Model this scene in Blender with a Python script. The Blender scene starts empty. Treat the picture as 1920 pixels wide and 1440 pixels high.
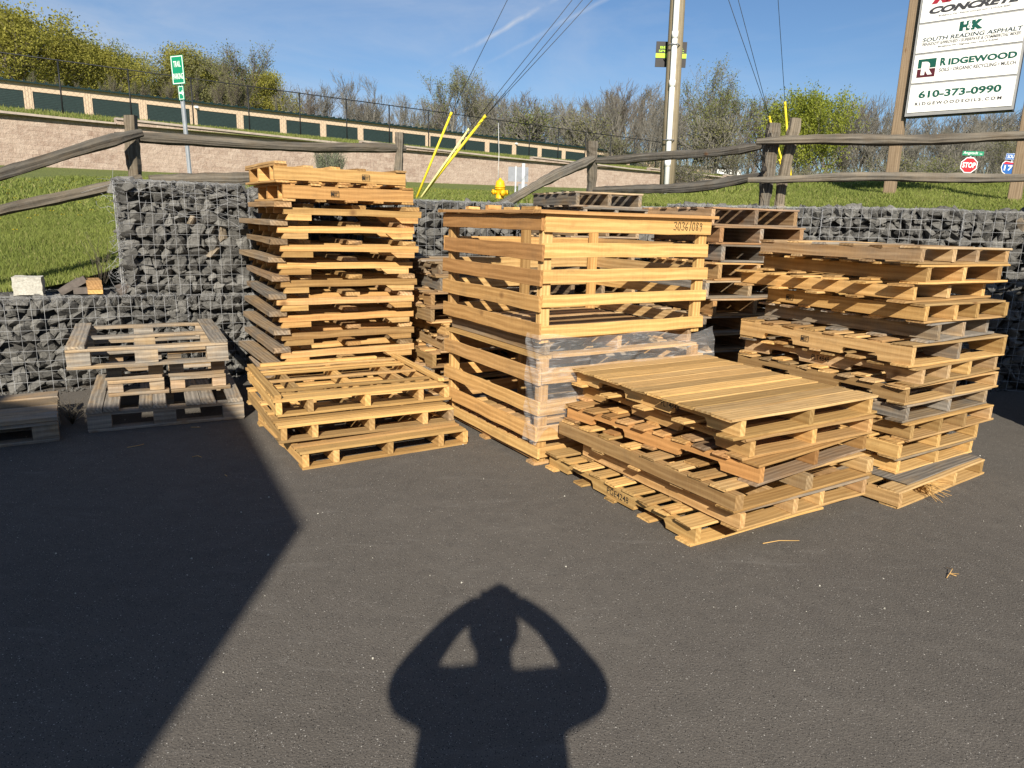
import bpy, bmesh, math, random
import numpy as np
from mathutils import Matrix, Vector
R = math.radians
random.seed(7); rng = np.random.default_rng(11)
S = bpy.context.scene
COL = S.collection

# ---------------------------------------------------------------- camera, sky, sun, exposure
cam = bpy.data.cameras.new("camera"); camo = bpy.data.objects.new("camera", cam); COL.objects.link(camo)
cam.sensor_width = 36; cam.lens = 36*1332/1920; cam.clip_end = 5000; cam.clip_start = 0.03
camo.matrix_world = Matrix.Translation((0, 0, 1.55)) @ Matrix.Rotation(R(77), 4, 'X') @ Matrix.Rotation(0.028, 4, 'Z')
S.camera = camo
SUN_DIR = Vector((-.009, .866, -.501)).normalized()
EL = math.asin(-SUN_DIR.z); AZ = math.atan2(-SUN_DIR.x, -SUN_DIR.y)      # where the sun stands, clockwise from +Y
W = bpy.data.worlds.new("World"); S.world = W; W.use_nodes = True
wn, wl = W.node_tree.nodes, W.node_tree.links
bg = wn["Background"]; bg.inputs[1].default_value = 0.060
sky = wn.new("ShaderNodeTexSky"); sky.sky_type = 'NISHITA'; sky.sun_disc = False
sky.sun_elevation = EL; sky.sun_rotation = AZ; sky.air_density = 1.0; sky.dust_density = 0.3; sky.ozone_density = 6.0
SKY_NODES = (wn, wl, bg, sky)
sun = bpy.data.lights.new("sun", 'SUN'); sun.energy = 5.0; sun.angle = R(0.55); sun.color = (1.0, .925, .80)
suno = bpy.data.objects.new("sun", sun); COL.objects.link(suno); suno.location = (0, -20, 20)
suno.rotation_euler = SUN_DIR.to_track_quat('-Z', 'Y').to_euler()
S.view_settings.view_transform = 'Standard'; S.view_settings.look = 'None'; S.view_settings.gamma = 1
S.view_settings.exposure = 0.8
S.cycles.use_denoising = True
S.cycles.max_bounces = 6; S.cycles.transparent_max_bounces = 8

# thin high cloud and two broken vapour trails, as part of the sky itself
def cloud_sky():
    wn, wl, bg, sky = SKY_NODES
    tc = wn.new("ShaderNodeTexCoord")
    def M(op, a, b=None, c=None):
        n = wn.new("ShaderNodeMath"); n.operation = op
        for i, v in enumerate((a, b, c)):
            if v is None: continue
            if isinstance(v, (int, float)): n.inputs[i].default_value = v
            else: wl.new(v, n.inputs[i])
        return n.outputs[0]
    def noise(scale, vec, det=6, rough=.6, dist=0.):
        n = wn.new("ShaderNodeTexNoise"); n.inputs["Scale"].default_value = scale; n.inputs["Detail"].default_value = det
        n.inputs["Roughness"].default_value = rough; n.inputs["Distortion"].default_value = dist
        wl.new(vec, n.inputs["Vector"]); return n.outputs[0]
    mp = wn.new("ShaderNodeMapping"); mp.inputs["Scale"].default_value = (1, 1, 3.2); mp.inputs["Rotation"].default_value = (0, R(24), 0)
    wl.new(tc.outputs["Generated"], mp.inputs[0])
    n1 = noise(1.9, mp.outputs[0], 7, .62, .6); n2 = noise(6, mp.outputs[0], 5)
    w = M('MULTIPLY', M('MULTIPLY', M('MAXIMUM', M('SUBTRACT', n1, .42), 0), 2.6), M('ADD', n2, .2))
    sep = wn.new("ShaderNodeSeparateXYZ"); wl.new(tc.outputs["Generated"], sep.inputs[0])
    leftmask = M('MINIMUM', M('MAXIMUM', M('ADD', M('MULTIPLY', sep.outputs[0], -1.0), .75), 0.25), 1)
    w = M('MULTIPLY', w, leftmask)
    nn = noise(14, tc.outputs["Generated"], 4, .6, .5); wob = noise(9, tc.outputs["Generated"], 3)
    def trail(d0, d1, width, amt):
        d0 = Vector(d0).normalized(); d1 = Vector(d1).normalized(); n = d0.cross(d1).normalized(); t = (d1-d0).normalized()
        def dot(v):
            k = wn.new("ShaderNodeVectorMath"); k.operation = 'DOT_PRODUCT'; wl.new(tc.outputs["Generated"], k.inputs[0]); k.inputs[1].default_value = v; return k.outputs["Value"]
        off = M('ADD', dot(n), M('MULTIPLY', M('SUBTRACT', wob, .5), .012))
        g = M('MAXIMUM', M('SUBTRACT', 1, M('DIVIDE', M('ABSOLUTE', off), width)), 0)
        a = dot(t); lo = d0.dot(t)
        ends = M('MULTIPLY', M('MINIMUM', M('MAXIMUM', M('MULTIPLY', M('SUBTRACT', a, lo), 12), 0), 1), M('GREATER_THAN', dot(d0), 0))
        return M('MULTIPLY', M('MULTIPLY', g, ends), M('MULTIPLY', M('MAXIMUM', M('SUBTRACT', nn, .33), 0), amt))
    CRm = camo.matrix_world.to_3x3(); px_dir = lambda px, py: tuple(CRm @ Vector(((px-960)/1332, -(py-720)/1332, -1)))
    tr = M('ADD', trail(px_dir(790, 140), px_dir(1037, 0), .0042, 2.2), trail(px_dir(890, 132), px_dir(1133, 0), .0036, 1.3))
    w = M('MINIMUM', M('ADD', w, tr), .8)
    mx = wn.new("ShaderNodeMix"); mx.data_type = 'RGBA'; wl.new(w, mx.inputs[0]); wl.new(sky.outputs[0], mx.inputs[6])
    mx.inputs[7].default_value = (6.0, 6.5, 7.4, 1)
    wl.new(mx.outputs[2], bg.inputs[0])
cloud_sky()

# ---------------------------------------------------------------- helpers
def tag(o, label=None, cat=None, group=None, kind=None):
    if label: o['label'] = label
    if cat: o['category'] = cat
    if group: o['group'] = group
    if kind: o['kind'] = kind
    return o
def empty(name, loc=(0, 0, 0), rz=0.0):
    o = bpy.data.objects.new(name, None); COL.objects.link(o); o.empty_display_size = .1
    o.location = loc; o.rotation_euler = (0, 0, rz); return o
def link(name, me, mat=None, parent=None):
    o = bpy.data.objects.new(name, me); COL.objects.link(o)
    if mat is not None and not me.materials: me.materials.append(mat)
    if parent is not None: o.parent = parent
    return o

class MB:
    """collects shapes into one mesh, with per-board tint and grain coordinates"""
    def __init__(s): s.v = []; s.f = []; s.t = []; s.g = []; s.m = []; s.sm = []
    def add(s, vs, fs, tint=(.5, 0, 0), g=None, mi=0, smooth=False):
        b = len(s.v); s.v += [tuple(v) for v in vs]; s.t += [tint]*len(vs)
        s.g += [tuple(q) for q in (g if g is not None else vs)]
        for f in fs: s.f.append([i+b for i in f]); s.m.append(mi); s.sm.append(smooth)
    def box(s, x0, x1, y0, y1, z0, z1, tint=(.5, 0, 0), mi=0, g=None):
        vs = [(x, y, z) for z in (z0, z1) for y in (y0, y1) for x in (x0, x1)]
        s.add(vs, [(0, 2, 3, 1), (4, 5, 7, 6), (0, 1, 5, 4), (2, 6, 7, 3), (0, 4, 6, 2), (1, 3, 7, 5)], tint, g, mi)
    def board(s, o, L, a, b, axis='x', tint=(.5, 0, 0), segs=4, ch=.0018, bow=.0015, tilt=0., rough=.002, M=None):
        """a plank of length L along axis from corner o; a = its width, b = its thickness (z unless axis is z)"""
        ring = [(ch, 0), (a-ch, 0), (a, ch), (a, b-ch), (a-ch, b), (ch, b), (0, b-ch), (0, ch)]
        r = [random.uniform(0, 50) for _ in range(3)]
        bz = [random.uniform(-bow, bow) for _ in range(segs+1)]; by = [random.uniform(-bow, bow) for _ in range(segs+1)]
        vs, gs = [], []
        for i in range(segs+1):
            l = L*i/segs
            for (p, q) in ring:
                e = random.uniform(-rough, rough) if i in (0, segs) else 0
                P = (l+e, p+by[i]+tilt*l, q+bz[i])
                gs.append((l+r[0], p+r[1], q+r[2]))
                if axis == 'x': Q = (o[0]+P[0], o[1]+P[1], o[2]+P[2])
                elif axis == 'y': Q = (o[0]+P[1], o[1]+P[0], o[2]+P[2])
                else: Q = (o[0]+P[1], o[1]+P[2], o[2]+P[0])
                vs.append(M @ Vector(Q) if M is not None else Q)
        fs = [tuple(range(8)), tuple(range(segs*8, segs*8+8))]
        for i in range(segs):
            for k in range(8):
                k2 = (k+1) % 8; fs.append((i*8+k, i*8+k2, i*8+8+k2, i*8+8+k))
        s.add(vs, fs, tint, gs)
    def prism(s, prof, o, w, axis='y', tint=(.5, 0, 0), mi=0):
        """profile (along, up) swept sideways by w; axis = the long direction"""
        r = [random.uniform(0, 50) for _ in range(3)]; n = len(prof); vs, gs = [], []
        for k in (0, 1):
            for (l, z) in prof:
                vs.append((o[0]+k*w, o[1]+l, o[2]+z) if axis == 'y' else (o[0]+l, o[1]+k*w, o[2]+z)); gs.append((l+r[0], k*w+r[1], z+r[2]))
        fs = [tuple(range(n)), tuple(range(n, 2*n))]+[(i, (i+1) % n, n+(i+1) % n, n+i) for i in range(n)]
        s.add(vs, fs, tint, gs, mi)
    def tube(s, pts, rad, k=6, tint=(.5, 0, 0), mi=0, smooth=True, cap=True):
        pts = [Vector(p) for p in pts]; n = len(pts)
        if not isinstance(rad, (list, tuple)): rad = [rad]*n
        vs, gs = [], []; u = None; acc = 0
        for i, p in enumerate(pts):
            d = (pts[min(i+1, n-1)]-pts[max(i-1, 0)]).normalized()
            if u is None: u = d.orthogonal().normalized()
            u = (u-d*u.dot(d)).normalized(); w = d.cross(u)
            if i: acc += (p-pts[i-1]).length
            for j in range(k):
                a = 2*math.pi*j/k; q = u*math.cos(a)+w*math.sin(a); vs.append(p+q*rad[i]); gs.append((acc, math.cos(a)*rad[i], math.sin(a)*rad[i]))
        fs = [(i*k+j, i*k+(j+1) % k, i*k+k+(j+1) % k, i*k+k+j) for i in range(n-1) for j in range(k)]
        if cap: fs += [tuple(range(k)), tuple(range((n-1)*k, n*k))]
        s.add(vs, fs, tint, gs, mi, smooth)
    def lathe(s, prof, o=(0, 0, 0), k=20, tint=(.5, 0, 0), mi=0, smooth=True):
        vs = [(o[0]+r*math.cos(2*math.pi*j/k), o[1]+r*math.sin(2*math.pi*j/k), o[2]+z) for r, z in prof for j in range(k)]
        n = len(prof)
        fs = [(i*k+j, i*k+(j+1) % k, i*k+k+(j+1) % k, i*k+k+j) for i in range(n-1) for j in range(k)]+[tuple(range(k)), tuple(range((n-1)*k, n*k))]
        s.add(vs, fs, tint, None, mi, smooth)
    def build(s, name, mats, parent=None, fix=True):
        me = bpy.data.meshes.new(name); me.from_pydata(s.v, [], s.f)
        if not isinstance(mats, (list, tuple)): mats = [mats]
        for m in mats: me.materials.append(m)
        me.polygons.foreach_set("material_index", s.m); me.polygons.foreach_set("use_smooth", s.sm)
        c = me.attributes.new("tint", 'FLOAT_COLOR', 'POINT'); c.data.foreach_set("color", np.array([(t[0], t[1], t[2], 1) for t in s.t], 'f').ravel())
        g = me.attributes.new("gco", 'FLOAT_VECTOR', 'POINT'); g.data.foreach_set("vector", np.array(s.g, 'f').ravel())
        if fix:
            bm = bmesh.new(); bm.from_mesh(me); bmesh.ops.recalc_face_normals(bm, faces=bm.faces); bm.to_mesh(me); bm.free()
        me.update(); return link(name, me, None, parent)

def npmesh(name, V, F, mat, parent=None, attr=None, smooth=False):
    """fast mesh from arrays; F is (n,3) or (n,4)"""
    me = bpy.data.meshes.new(name); k = F.shape[1]
    me.vertices.add(len(V)); me.vertices.foreach_set("co", V.astype('f').ravel())
    me.loops.add(F.size); me.loops.foreach_set("vertex_index", F.astype('i').ravel())
    me.polygons.add(len(F)); me.polygons.foreach_set("loop_start", np.arange(0, F.size, k, dtype='i'))
    try: me.polygons.foreach_set("loop_total", np.full(len(F), k, dtype='i'))
    except Exception: pass
    if smooth: me.polygons.foreach_set("use_smooth", np.ones(len(F), dtype=bool))
    if attr is not None:
        c = me.attributes.new("tint", 'FLOAT_COLOR', 'POINT'); A = np.zeros((len(V), 4), 'f'); A[:, :attr.shape[1]] = attr; A[:, 3] = 1; c.data.foreach_set("color", A.ravel())
    me.update(calc_edges=True); me.materials.append(mat)
    return link(name, me, None, parent)

# ---------------------------------------------------------------- materials
class NT:
    def __init__(s, name):
        s.m = bpy.data.materials.new(name); s.m.use_nodes = True; s.n = s.m.node_tree.nodes; s.l = s.m.node_tree.links
        s.b = s.n["Principled BSDF"]; s.b.inputs["Specular IOR Level"].default_value = .25; s.b.inputs["Roughness"].default_value = .8
    def set(s, sock, v):
        if isinstance(v, (int, float)): sock.default_value = v
        elif isinstance(v, (tuple, list)): sock.default_value = (*v, 1) if len(v) == 3 and len(sock.default_value) == 4 else v
        else: s.l.new(v, sock)
    def math(s, op, a, b=None, c=None, clamp=False):
        n = s.n.new("ShaderNodeMath"); n.operation = op; n.use_clamp = clamp
        for i, v in enumerate((a, b, c)):
            if v is not None: s.set(n.inputs[i], v)
        return n.outputs[0]
    def mapv(s, vec, sc):
        n = s.n.new("ShaderNodeMapping"); s.l.new(vec, n.inputs[0]); n.inputs["Scale"].default_value = sc; return n.outputs[0]
    def noise(s, vec, sc, det=4, rough=.55, dist=0.):
        n = s.n.new("ShaderNodeTexNoise"); s.l.new(vec, n.inputs["Vector"]); n.inputs["Scale"].default_value = sc
        n.inputs["Detail"].default_value = det; n.inputs["Roughness"].default_value = rough; n.inputs["Distortion"].default_value = dist; return n.outputs[0]
    def vor(s, vec, sc, out="Distance", rnd=1.):
        n = s.n.new("ShaderNodeTexVoronoi"); s.l.new(vec, n.inputs["Vector"]); n.inputs["Scale"].default_value = sc; n.inputs["Randomness"].default_value = rnd; return n.outputs[out]
    def ramp(s, f, a, b, interp='LINEAR'):
        n = s.n.new("ShaderNodeMapRange"); s.set(n.inputs[0], f); n.inputs[1].default_value = a; n.inputs[2].default_value = b; n.interpolation_type = interp; return n.outputs[0]
    def mix(s, f, a, b, mode='MIX'):
        n = s.n.new("ShaderNodeMix"); n.data_type = 'RGBA'; n.blend_type = mode
        s.set(n.inputs[0], f); s.set(n.inputs[6], a); s.set(n.inputs[7], b); return n.outputs[2]
    def attr(s, name, out="Vector"):
        n = s.n.new("ShaderNodeAttribute"); n.attribute_name = name; return n.outputs[out]
    def tint(s):
        n = s.n.new("ShaderNodeSeparateColor"); s.l.new(s.attr("tint", "Color"), n.inputs[0]); return n.outputs[0], n.outputs[1], n.outputs[2]
    def obj(s, out="Object"): return s.n.new("ShaderNodeTexCoord").outputs[out]
    def bump(s, h, st=.3, d=.01):
        n = s.n.new("ShaderNodeBump"); s.l.new(h, n.inputs["Height"]); n.inputs["Strength"].default_value = st; n.inputs["Distance"].default_value = d
        s.l.new(n.outputs[0], s.b.inputs["Normal"])
    def col(s, c): s.set(s.b.inputs["Base Color"], c)

def plain(name, c, rough=.6, metal=0., vary=.12, sc=6):
    t = NT(name); n = t.noise(t.obj(), sc, 5)
    t.col(t.mix(t.ramp(n, .3, .75), [x*(1-vary) for x in c], [min(1, x*(1+vary)) for x in c])); t.b.inputs["Roughness"].default_value = rough; t.b.inputs["Metallic"].default_value = metal
    t.bump(n, .12, .004); return t.m

def wood(name, fresh=((.33, .188, .062), (.56, .362, .140)), red=(.36, .150, .050), gray=((.10, .09, .078), (.285, .253, .21)), contrast=1.0, bd=.004):
    t = NT(name); g = t.attr("gco"); r, w, h = t.tint()
    streak = t.noise(t.mapv(g, (2.2, 60, 60)), 1.0, 5, .6)
    bend = t.noise(t.mapv(g, (1.3, 9, 9)), 1.0, 2)
    sep = t.n.new("ShaderNodeSeparateXYZ"); t.l.new(g, sep.inputs[0])
    rr = t.math('ADD', t.math('MULTIPLY', sep.outputs[1], 210), t.math('MULTIPLY', bend, 13)); rr = t.math('ADD', rr, t.math('MULTIPLY', sep.outputs[2], 160))
    rings = t.math('POWER', t.math('ADD', t.math('MULTIPLY', t.math('SINE', rr), .5), .5), 1.6)
    fine = t.noise(t.mapv(g, (6, 210, 210)), 1.0, 3, .6); saw = t.noise(t.mapv(g, (150, 5, 5)), 1.0, 2, .5)
    grain = t.math('ADD', t.math('ADD', t.math('MULTIPLY', streak, .55*contrast), t.math('MULTIPLY', rings, .17)), t.math('ADD', t.math('MULTIPLY', fine, .28), t.math('MULTIPLY', saw, .16)))
    gf = t.ramp(grain, .38, .78)
    c = t.mix(gf, fresh[0], fresh[1])
    c = t.mix(t.math('MULTIPLY', h, .85), c, t.mix(gf, [x*.72 for x in red], [min(1, x*1.25) for x in red]))
    gw = t.mix(gf, gray[0], gray[1])
    patch = t.noise(t.mapv(g, (2.6, 7, 7)), 1.0, 4, .65)
    wf = t.math('MULTIPLY', w, t.math('ADD', .62, t.math('MULTIPLY', t.ramp(patch, .3, .7), .75)), clamp=True)
    c = t.mix(t.math('MINIMUM', wf, 1), c, gw)
    bri = t.math('ADD', .58, t.math('MULTIPLY', r, .80))
    c = t.mix(1.0, c, bri, 'MULTIPLY')
    # knots
    kv = t.mapv(g, (3.4, 9.5, 4)); kd = t.vor(kv, 1.0); kc = t.n.new("ShaderNodeSeparateColor")
    vn = t.n.new("ShaderNodeTexVoronoi"); t.l.new(kv, vn.inputs["Vector"]); vn.inputs["Scale"].default_value = 1.0; t.l.new(vn.outputs["Color"], kc.inputs[0])
    km = t.math('MULTIPLY', t.math('SUBTRACT', 1, t.ramp(vn.outputs["Distance"], .045, .14)), t.math('GREATER_THAN', kc.outputs[0], .55))
    c = t.mix(t.math('MULTIPLY', km, .75), c, (.13, .06, .022))
    # stains and dark weather marks
    dirt = t.noise(t.mapv(g, (9, 14, 14)), 1.0, 5, .75); c = t.mix(t.math('MULTIPLY', t.ramp(dirt, .52, .76), .30), c, (.15, .095, .045))
    st = t.noise(t.mapv(g, (3.0, 5, 5)), 1.3, 5, .7)
    c = t.mix(t.math('MULTIPLY', t.ramp(st, .55, .78), t.math('ADD', .28, t.math('MULTIPLY', w, .4))), c, (.10, .075, .05))
    t.col(c); t.b.inputs["Roughness"].default_value = .82; t.b.inputs["Specular IOR Level"].default_value = .18
    t.bump(t.math('ADD', grain, t.math('MULTIPLY', km, .4)), .35 if bd < .006 else .8, bd); return t.m

M = {}
M['wood'] = wood("pallet_wood")
M['rail'] = wood("fence_wood", fresh=((.10, .083, .055), (.24, .20, .14)), gray=((.022, .020, .0175), (.135, .124, .106)), contrast=1.25, bd=.014)
M['post'] = wood("pole_wood", fresh=((.20, .17, .10), (.36, .31, .20)))
M['ink'] = plain("black_ink", (.02, .018, .016), .7)

def mat_asphalt():
    t = NT("asphalt"); o = t.obj()
    big = t.noise(o, .55, 4); mid = t.noise(o, 9, 4, .6); fine = t.noise(o, 240, 3, .7)
    c = t.mix(t.ramp(fine, .3, .72), (.045, .0405, .0355), (.156, .140, .121))
    c = t.mix(t.math('MULTIPLY', t.ramp(big, .35, .7), .40), c, (.140, .126, .109))
    c = t.mix(t.math('MULTIPLY', t.ramp(mid, .45, .7), .25), c, (.054, .050, .046))
    def speck(sc, thr, size, col, c):
        v = t.n.new("ShaderNodeTexVoronoi"); t.l.new(o, v.inputs["Vector"]); v.inputs["Scale"].default_value = sc
        k = t.n.new("ShaderNodeSeparateColor"); t.l.new(v.outputs["Color"], k.inputs[0])
        m = t.math('MULTIPLY', t.math('LESS_THAN', v.outputs["Distance"], size), t.math('GREATER_THAN', k.outputs[0], thr))
        return t.mix(m, c, col)
    c = speck(210, .90, .28, (.33, .31, .28), c); c = speck(95, .95, .2, (.42, .40, .36), c); c = speck(38, .975, .09, (.52, .49, .44), c); c = speck(170, .84, .34, (.018, .017, .016), c)
    scuff = t.noise(t.mapv(o, (1.2, 5, 1)), 1.7, 5, .7, .8); c = t.mix(t.math('MULTIPLY', t.ramp(scuff, .58, .76), .35), c, (.185, .172, .155))
    dust = t.noise(o, 2.3, 6, .72); c = t.mix(t.math('MULTIPLY', t.ramp(dust, .56, .74), .30), c, (.165, .15, .13))
    t.col(c); t.b.inputs["Roughness"].default_value = .93; t.b.inputs["Specular IOR Level"].default_value = .12
    ag = t.vor(o, 130); t.bump(t.math('ADD', t.math('MULTIPLY', ag, .8), t.math('MULTIPLY', fine, .7)), .42, .005); return t.m
M['asphalt'] = mat_asphalt()

def mat_grass_ground():
    t = NT("lawn_soil"); o = t.obj(); n = t.noise(o, 1.1, 5, .6); f = t.noise(o, 26, 4, .7); v = t.noise(o, 120, 2)
    c = t.mix(t.ramp(n, .3, .7), (.12, .15, .034), (.175, .20, .05)); c = t.mix(t.math('MULTIPLY', t.ramp(f, .35, .7), .6), c, (.15, .165, .05))
    c = t.mix(t.math('MULTIPLY', t.ramp(v, .5, .75), .5), c, (.05, .075, .016)); t.col(c); t.b.inputs["Roughness"].default_value = .95
    t.bump(t.math('ADD', f, v), .8, .03); return t.m
M['lawn'] = mat_grass_ground()
def leafmat(name, a, b, trans=.35, dry=None):
    t = NT(name); r, w, h = t.tint(); c = t.mix(r, a, b)
    if dry is not None: c = t.mix(w, c, dry)
    t.col(c); t.b.inputs["Roughness"].default_value = .7; t.b.inputs["Specular IOR Level"].default_value = .2
    tr = t.n.new("ShaderNodeBsdfTranslucent"); t.set(tr.inputs[0], c); mx = t.n.new("ShaderNodeMixShader"); mx.inputs[0].default_value = trans
    out = t.n["Material Output"]; t.l.new(t.b.outputs[0], mx.inputs[1]); t.l.new(tr.outputs[0], mx.inputs[2]); t.l.new(mx.outputs[0], out.inputs[0]); return t.m
M['blade'] = leafmat("grass_blades", (.10, .145, .026), (.27, .30, .075), .4, (.36, .32, .14))
M['leaf_yellow'] = leafmat("leaves_yellow_green", (.18, .18, .032), (.38, .35, .075), .45)
M['leaf_lime'] = leafmat("leaves_lime", (.15, .19, .025), (.32, .34, .05), .45)
M['leaf_green'] = leafmat("leaves_spring_green", (.115, .14, .038), (.25, .265, .08), .45)
M['leaf_olive'] = leafmat("leaves_olive", (.15, .155, .06), (.28, .27, .12), .45)
M['leaf_grey'] = leafmat("leaves_grey_green", (.12, .14, .08), (.24, .27, .17))
M['bark'] = plain("tree_bark", (.170, .158, .132), .9, 0, .3, 3)
M['bark_dark'] = plain("tree_bark_dark", (.13, .11, .09), .9, 0, .3, 3)

def mat_stone():
    t = NT("basalt_stone"); o = t.obj(); oi = t.n.new("ShaderNodeObjectInfo").outputs["Random"]; r, w, h = t.tint()
    n = t.noise(o, 9, 6, .65); f = t.noise(o, 55, 4, .7)
    rv = t.math('FRACT', t.math('ADD', oi, r))
    c = t.mix(t.ramp(n, .3, .7), (.066, .064, .060), (.16, .155, .142)); c = t.mix(t.math('MULTIPLY', t.ramp(f, .5, .75), .5), c, (.27, .262, .238))
    c = t.mix(t.math('GREATER_THAN', rv, .99), c, t.mix(n, (.14, .11, .075), (.24, .20, .15)))
    c = t.mix(1.0, c, t.math('ADD', .62, t.math('MULTIPLY', rv, .6)), 'MULTIPLY')
    t.col(c); t.b.inputs["Roughness"].default_value = .85; t.bump(t.math('ADD', n, t.math('MULTIPLY', f, .5)), .6, .012); return t.m
M['stone'] = mat_stone()
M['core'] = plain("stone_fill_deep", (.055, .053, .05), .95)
M['wire'] = plain("galvanised_wire", (.34, .345, .35), .5, .3)
M['galv'] = plain("galvanised_steel", (.42, .44, .46), .45, .5)
M['signback'] = plain("sign_back_aluminium", (.22, .23, .25), .5, .3)
M['yellow'] = plain("yellow_guard_plastic", (.66, .52, .03), .45)
M['pale_yellow'] = plain("sunbleached_guard_plastic", (.68, .63, .26), .5)
M['hydrant'] = plain("hydrant_yellow_paint", (.72, .40, .012), .45, 0, .2, 14)
M['blackmetal'] = plain("black_coated_steel", (.014, .015, .016), .5)
M['white'] = plain("white_paint", (.78, .78, .76), .5, 0, .05)
M['pvc'] = plain("white_conduit_plastic", (.80, .80, .78), .4, 0, .04)
M['cable'] = plain("cable_steel", (.10, .10, .11), .6)
M['red'] = plain("stop_sign_red", (.52, .012, .022), .45, 0, .05)
M['green_sign'] = plain("street_sign_green", (.006, .21, .105), .45, 0, .05)
M['blue'] = plain("shield_blue", (.012, .10, .34), .45, 0, .05)
M['sign_white'] = plain("sign_panel_white", (.80, .79, .74), .5, 0, .03, 1.5)
M['sign_grey'] = plain("sign_divider_grey", (.27, .27, .265), .5)
M['dark_green'] = plain("logo_dark_green", (.008, .082, .058), .5)
M['dark_red'] = plain("logo_maroon", (.085, .015, .022), .5)
M['bright_red'] = plain("logo_red", (.30, .02, .035), .5)
M['charcoal'] = plain("sign_charcoal", (.045, .045, .05), .5)
M['navy'] = plain("sign_navy", (.025, .05, .065), .5)
M['lime'] = plain("lime_stripe", (.42, .68, .04), .5)
M['blackboard'] = plain("black_sign_board", (.028, .026, .026), .5)
M['sign_timber'] = wood("sign_post_timber", fresh=((.17, .125, .078), (.28, .215, .14)))
M['door'] = plain("green_roll_door", (.024, .040, .038), .45)
M['tan'] = plain("tan_metal_wall", (.50, .385, .275), .6, 0, .06, 1.2)
M['roof'] = plain("dark_green_roof", (.008, .024, .024), .5)
M['concrete'] = None
def mat_concrete():
    t = NT("white_concrete"); o = t.obj(); n = t.noise(o, 60, 4, .7); m = t.noise(o, 7, 4)
    c = t.mix(t.ramp(n, .3, .7), (.34, .325, .275), (.54, .52, .455)); t.col(t.mix(t.math('MULTIPLY', t.ramp(m, .5, .8), .3), c, (.4, .38, .32))); t.bump(n, .8, .01); t.b.inputs["Roughness"].default_value = .95; return t.m
M['concrete'] = mat_concrete()
M['paver'] = plain("dark_paver", (.115, .098, .085), .9, 0, .25, 25)
def mat_block():
    t = NT("split_face_block"); g = t.attr("gco"); br = t.n.new("ShaderNodeTexBrick"); t.l.new(g, br.inputs["Vector"])
    br.inputs["Scale"].default_value = 1; br.inputs["Brick Width"].default_value = .45; br.inputs["Row Height"].default_value = .2; br.inputs["Mortar Size"].default_value = .007
    br.inputs["Color1"].default_value = (.235, .16, .12, 1); br.inputs["Color2"].default_value = (.37, .285, .225, 1); br.inputs["Mortar"].default_value = (.15, .105, .085, 1); br.inputs["Bias"].default_value = .05
    n = t.noise(g, 3.6, 5, .75); f = t.noise(g, 9, 5, .75); b = t.noise(g, .35, 3)
    c = t.mix(t.math('MULTIPLY', t.ramp(n, .36, .66), .6), br.outputs[0], (.47, .385, .315)); c = t.mix(t.math('MULTIPLY', t.ramp(f, .48, .70), .5), c, (.21, .135, .105))
    c = t.mix(t.math('MULTIPLY', t.ramp(b, .4, .65), .35), c, (.42, .335, .265)); t.col(c); t.bump(t.math('ADD', n, f), .9, .05); t.b.inputs["Roughness"].default_value = .92; return t.m
M['block'] = mat_block()
M['cap'] = plain("wall_cap_block", (.36, .30, .25), .9, 0, .2, 4)
def mat_film():
    t = NT("stretch_film"); n = t.noise(t.mapv(t.attr("gco"), (3, 3, 14)), 1.6, 4, .6, 1.6); b = t.noise(t.attr("gco"), 5, 3)
    t.b.inputs["Base Color"].default_value = (.8, .8, .8, 1); t.b.inputs["Roughness"].default_value = .22; t.b.inputs["Specular IOR Level"].default_value = .6
    tr = t.n.new("ShaderNodeBsdfTransparent"); mx = t.n.new("ShaderNodeMixShader")
    fac = t.math('ADD', .10, t.math('MULTIPLY', t.ramp(n, .52, .82), .34)); t.l.new(fac, mx.inputs[0])
    t.l.new(tr.outputs[0], mx.inputs[1]); t.l.new(t.b.outputs[0], mx.inputs[2]); t.l.new(mx.outputs[0], t.n["Material Output"].inputs[0])
    t.bump(t.math('ADD', n, b), .35, .03); return t.m
M['film'] = mat_film()

# ---------------------------------------------------------------- the lie of the land
def wall_front(x):                                   # front line of the gabion wall, seen from above
    return 6.40+.55*(x+3.2) if x < 0 else 8.16-.215*x
CP = np.array([  # x, y, height
 (-9, 4.5, .72), (-7, 5.6, .76), (-5, 6.5, .78), (-4.3, 7.0, .82), (-4.2, 7.6, .98), (-6, 8, 1.0), (-3.2, 7.9, 1.62), (-2.2, 8.3, 1.66), (-1, 8.9, 1.68), (.3, 9.3, 1.66),
 (2, 8.8, 1.70), (4, 8.4, 1.72), (6, 7.9, 1.74), (9, 7.2, 1.7), (-4.5, 9, 1.22), (-8, 14, 1.62), (-12, 20, 2.3), (-6, 14, 1.72), (-3, 12, 1.75), (-2.5, 18, 1.93), (-.5, 25, 2.05), (1, 15, 1.85), (2.9, 14.5, 1.98),
 (4, 14, 2.32), (6.5, 14.5, 2.45), (9, 14.5, 2.55), (13, 14, 2.55), (7.5, 20, 2.35), (5.3, 22, 2.35), (11, 24, 2.2), (19, 30, 2.2), (24, 40, 2.8), (15, 36, 3.0),
 (-22.2, 31.9, 3.25), (-10, 42.4, 3.55), (0, 51.2, 3.85), (10, 59.9, 4.2), (25.6, 73.4, 4.6), (40, 86, 4.8), (-34, 21.6, 3.0), (45, 60, 3.6), (70, 80, 4.2), (50, 30, 2.0), (20, 12, 2.3), (-20, 12, 1.5), (-20, 5, .7), (25, 4, 1.5)], float)
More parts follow.
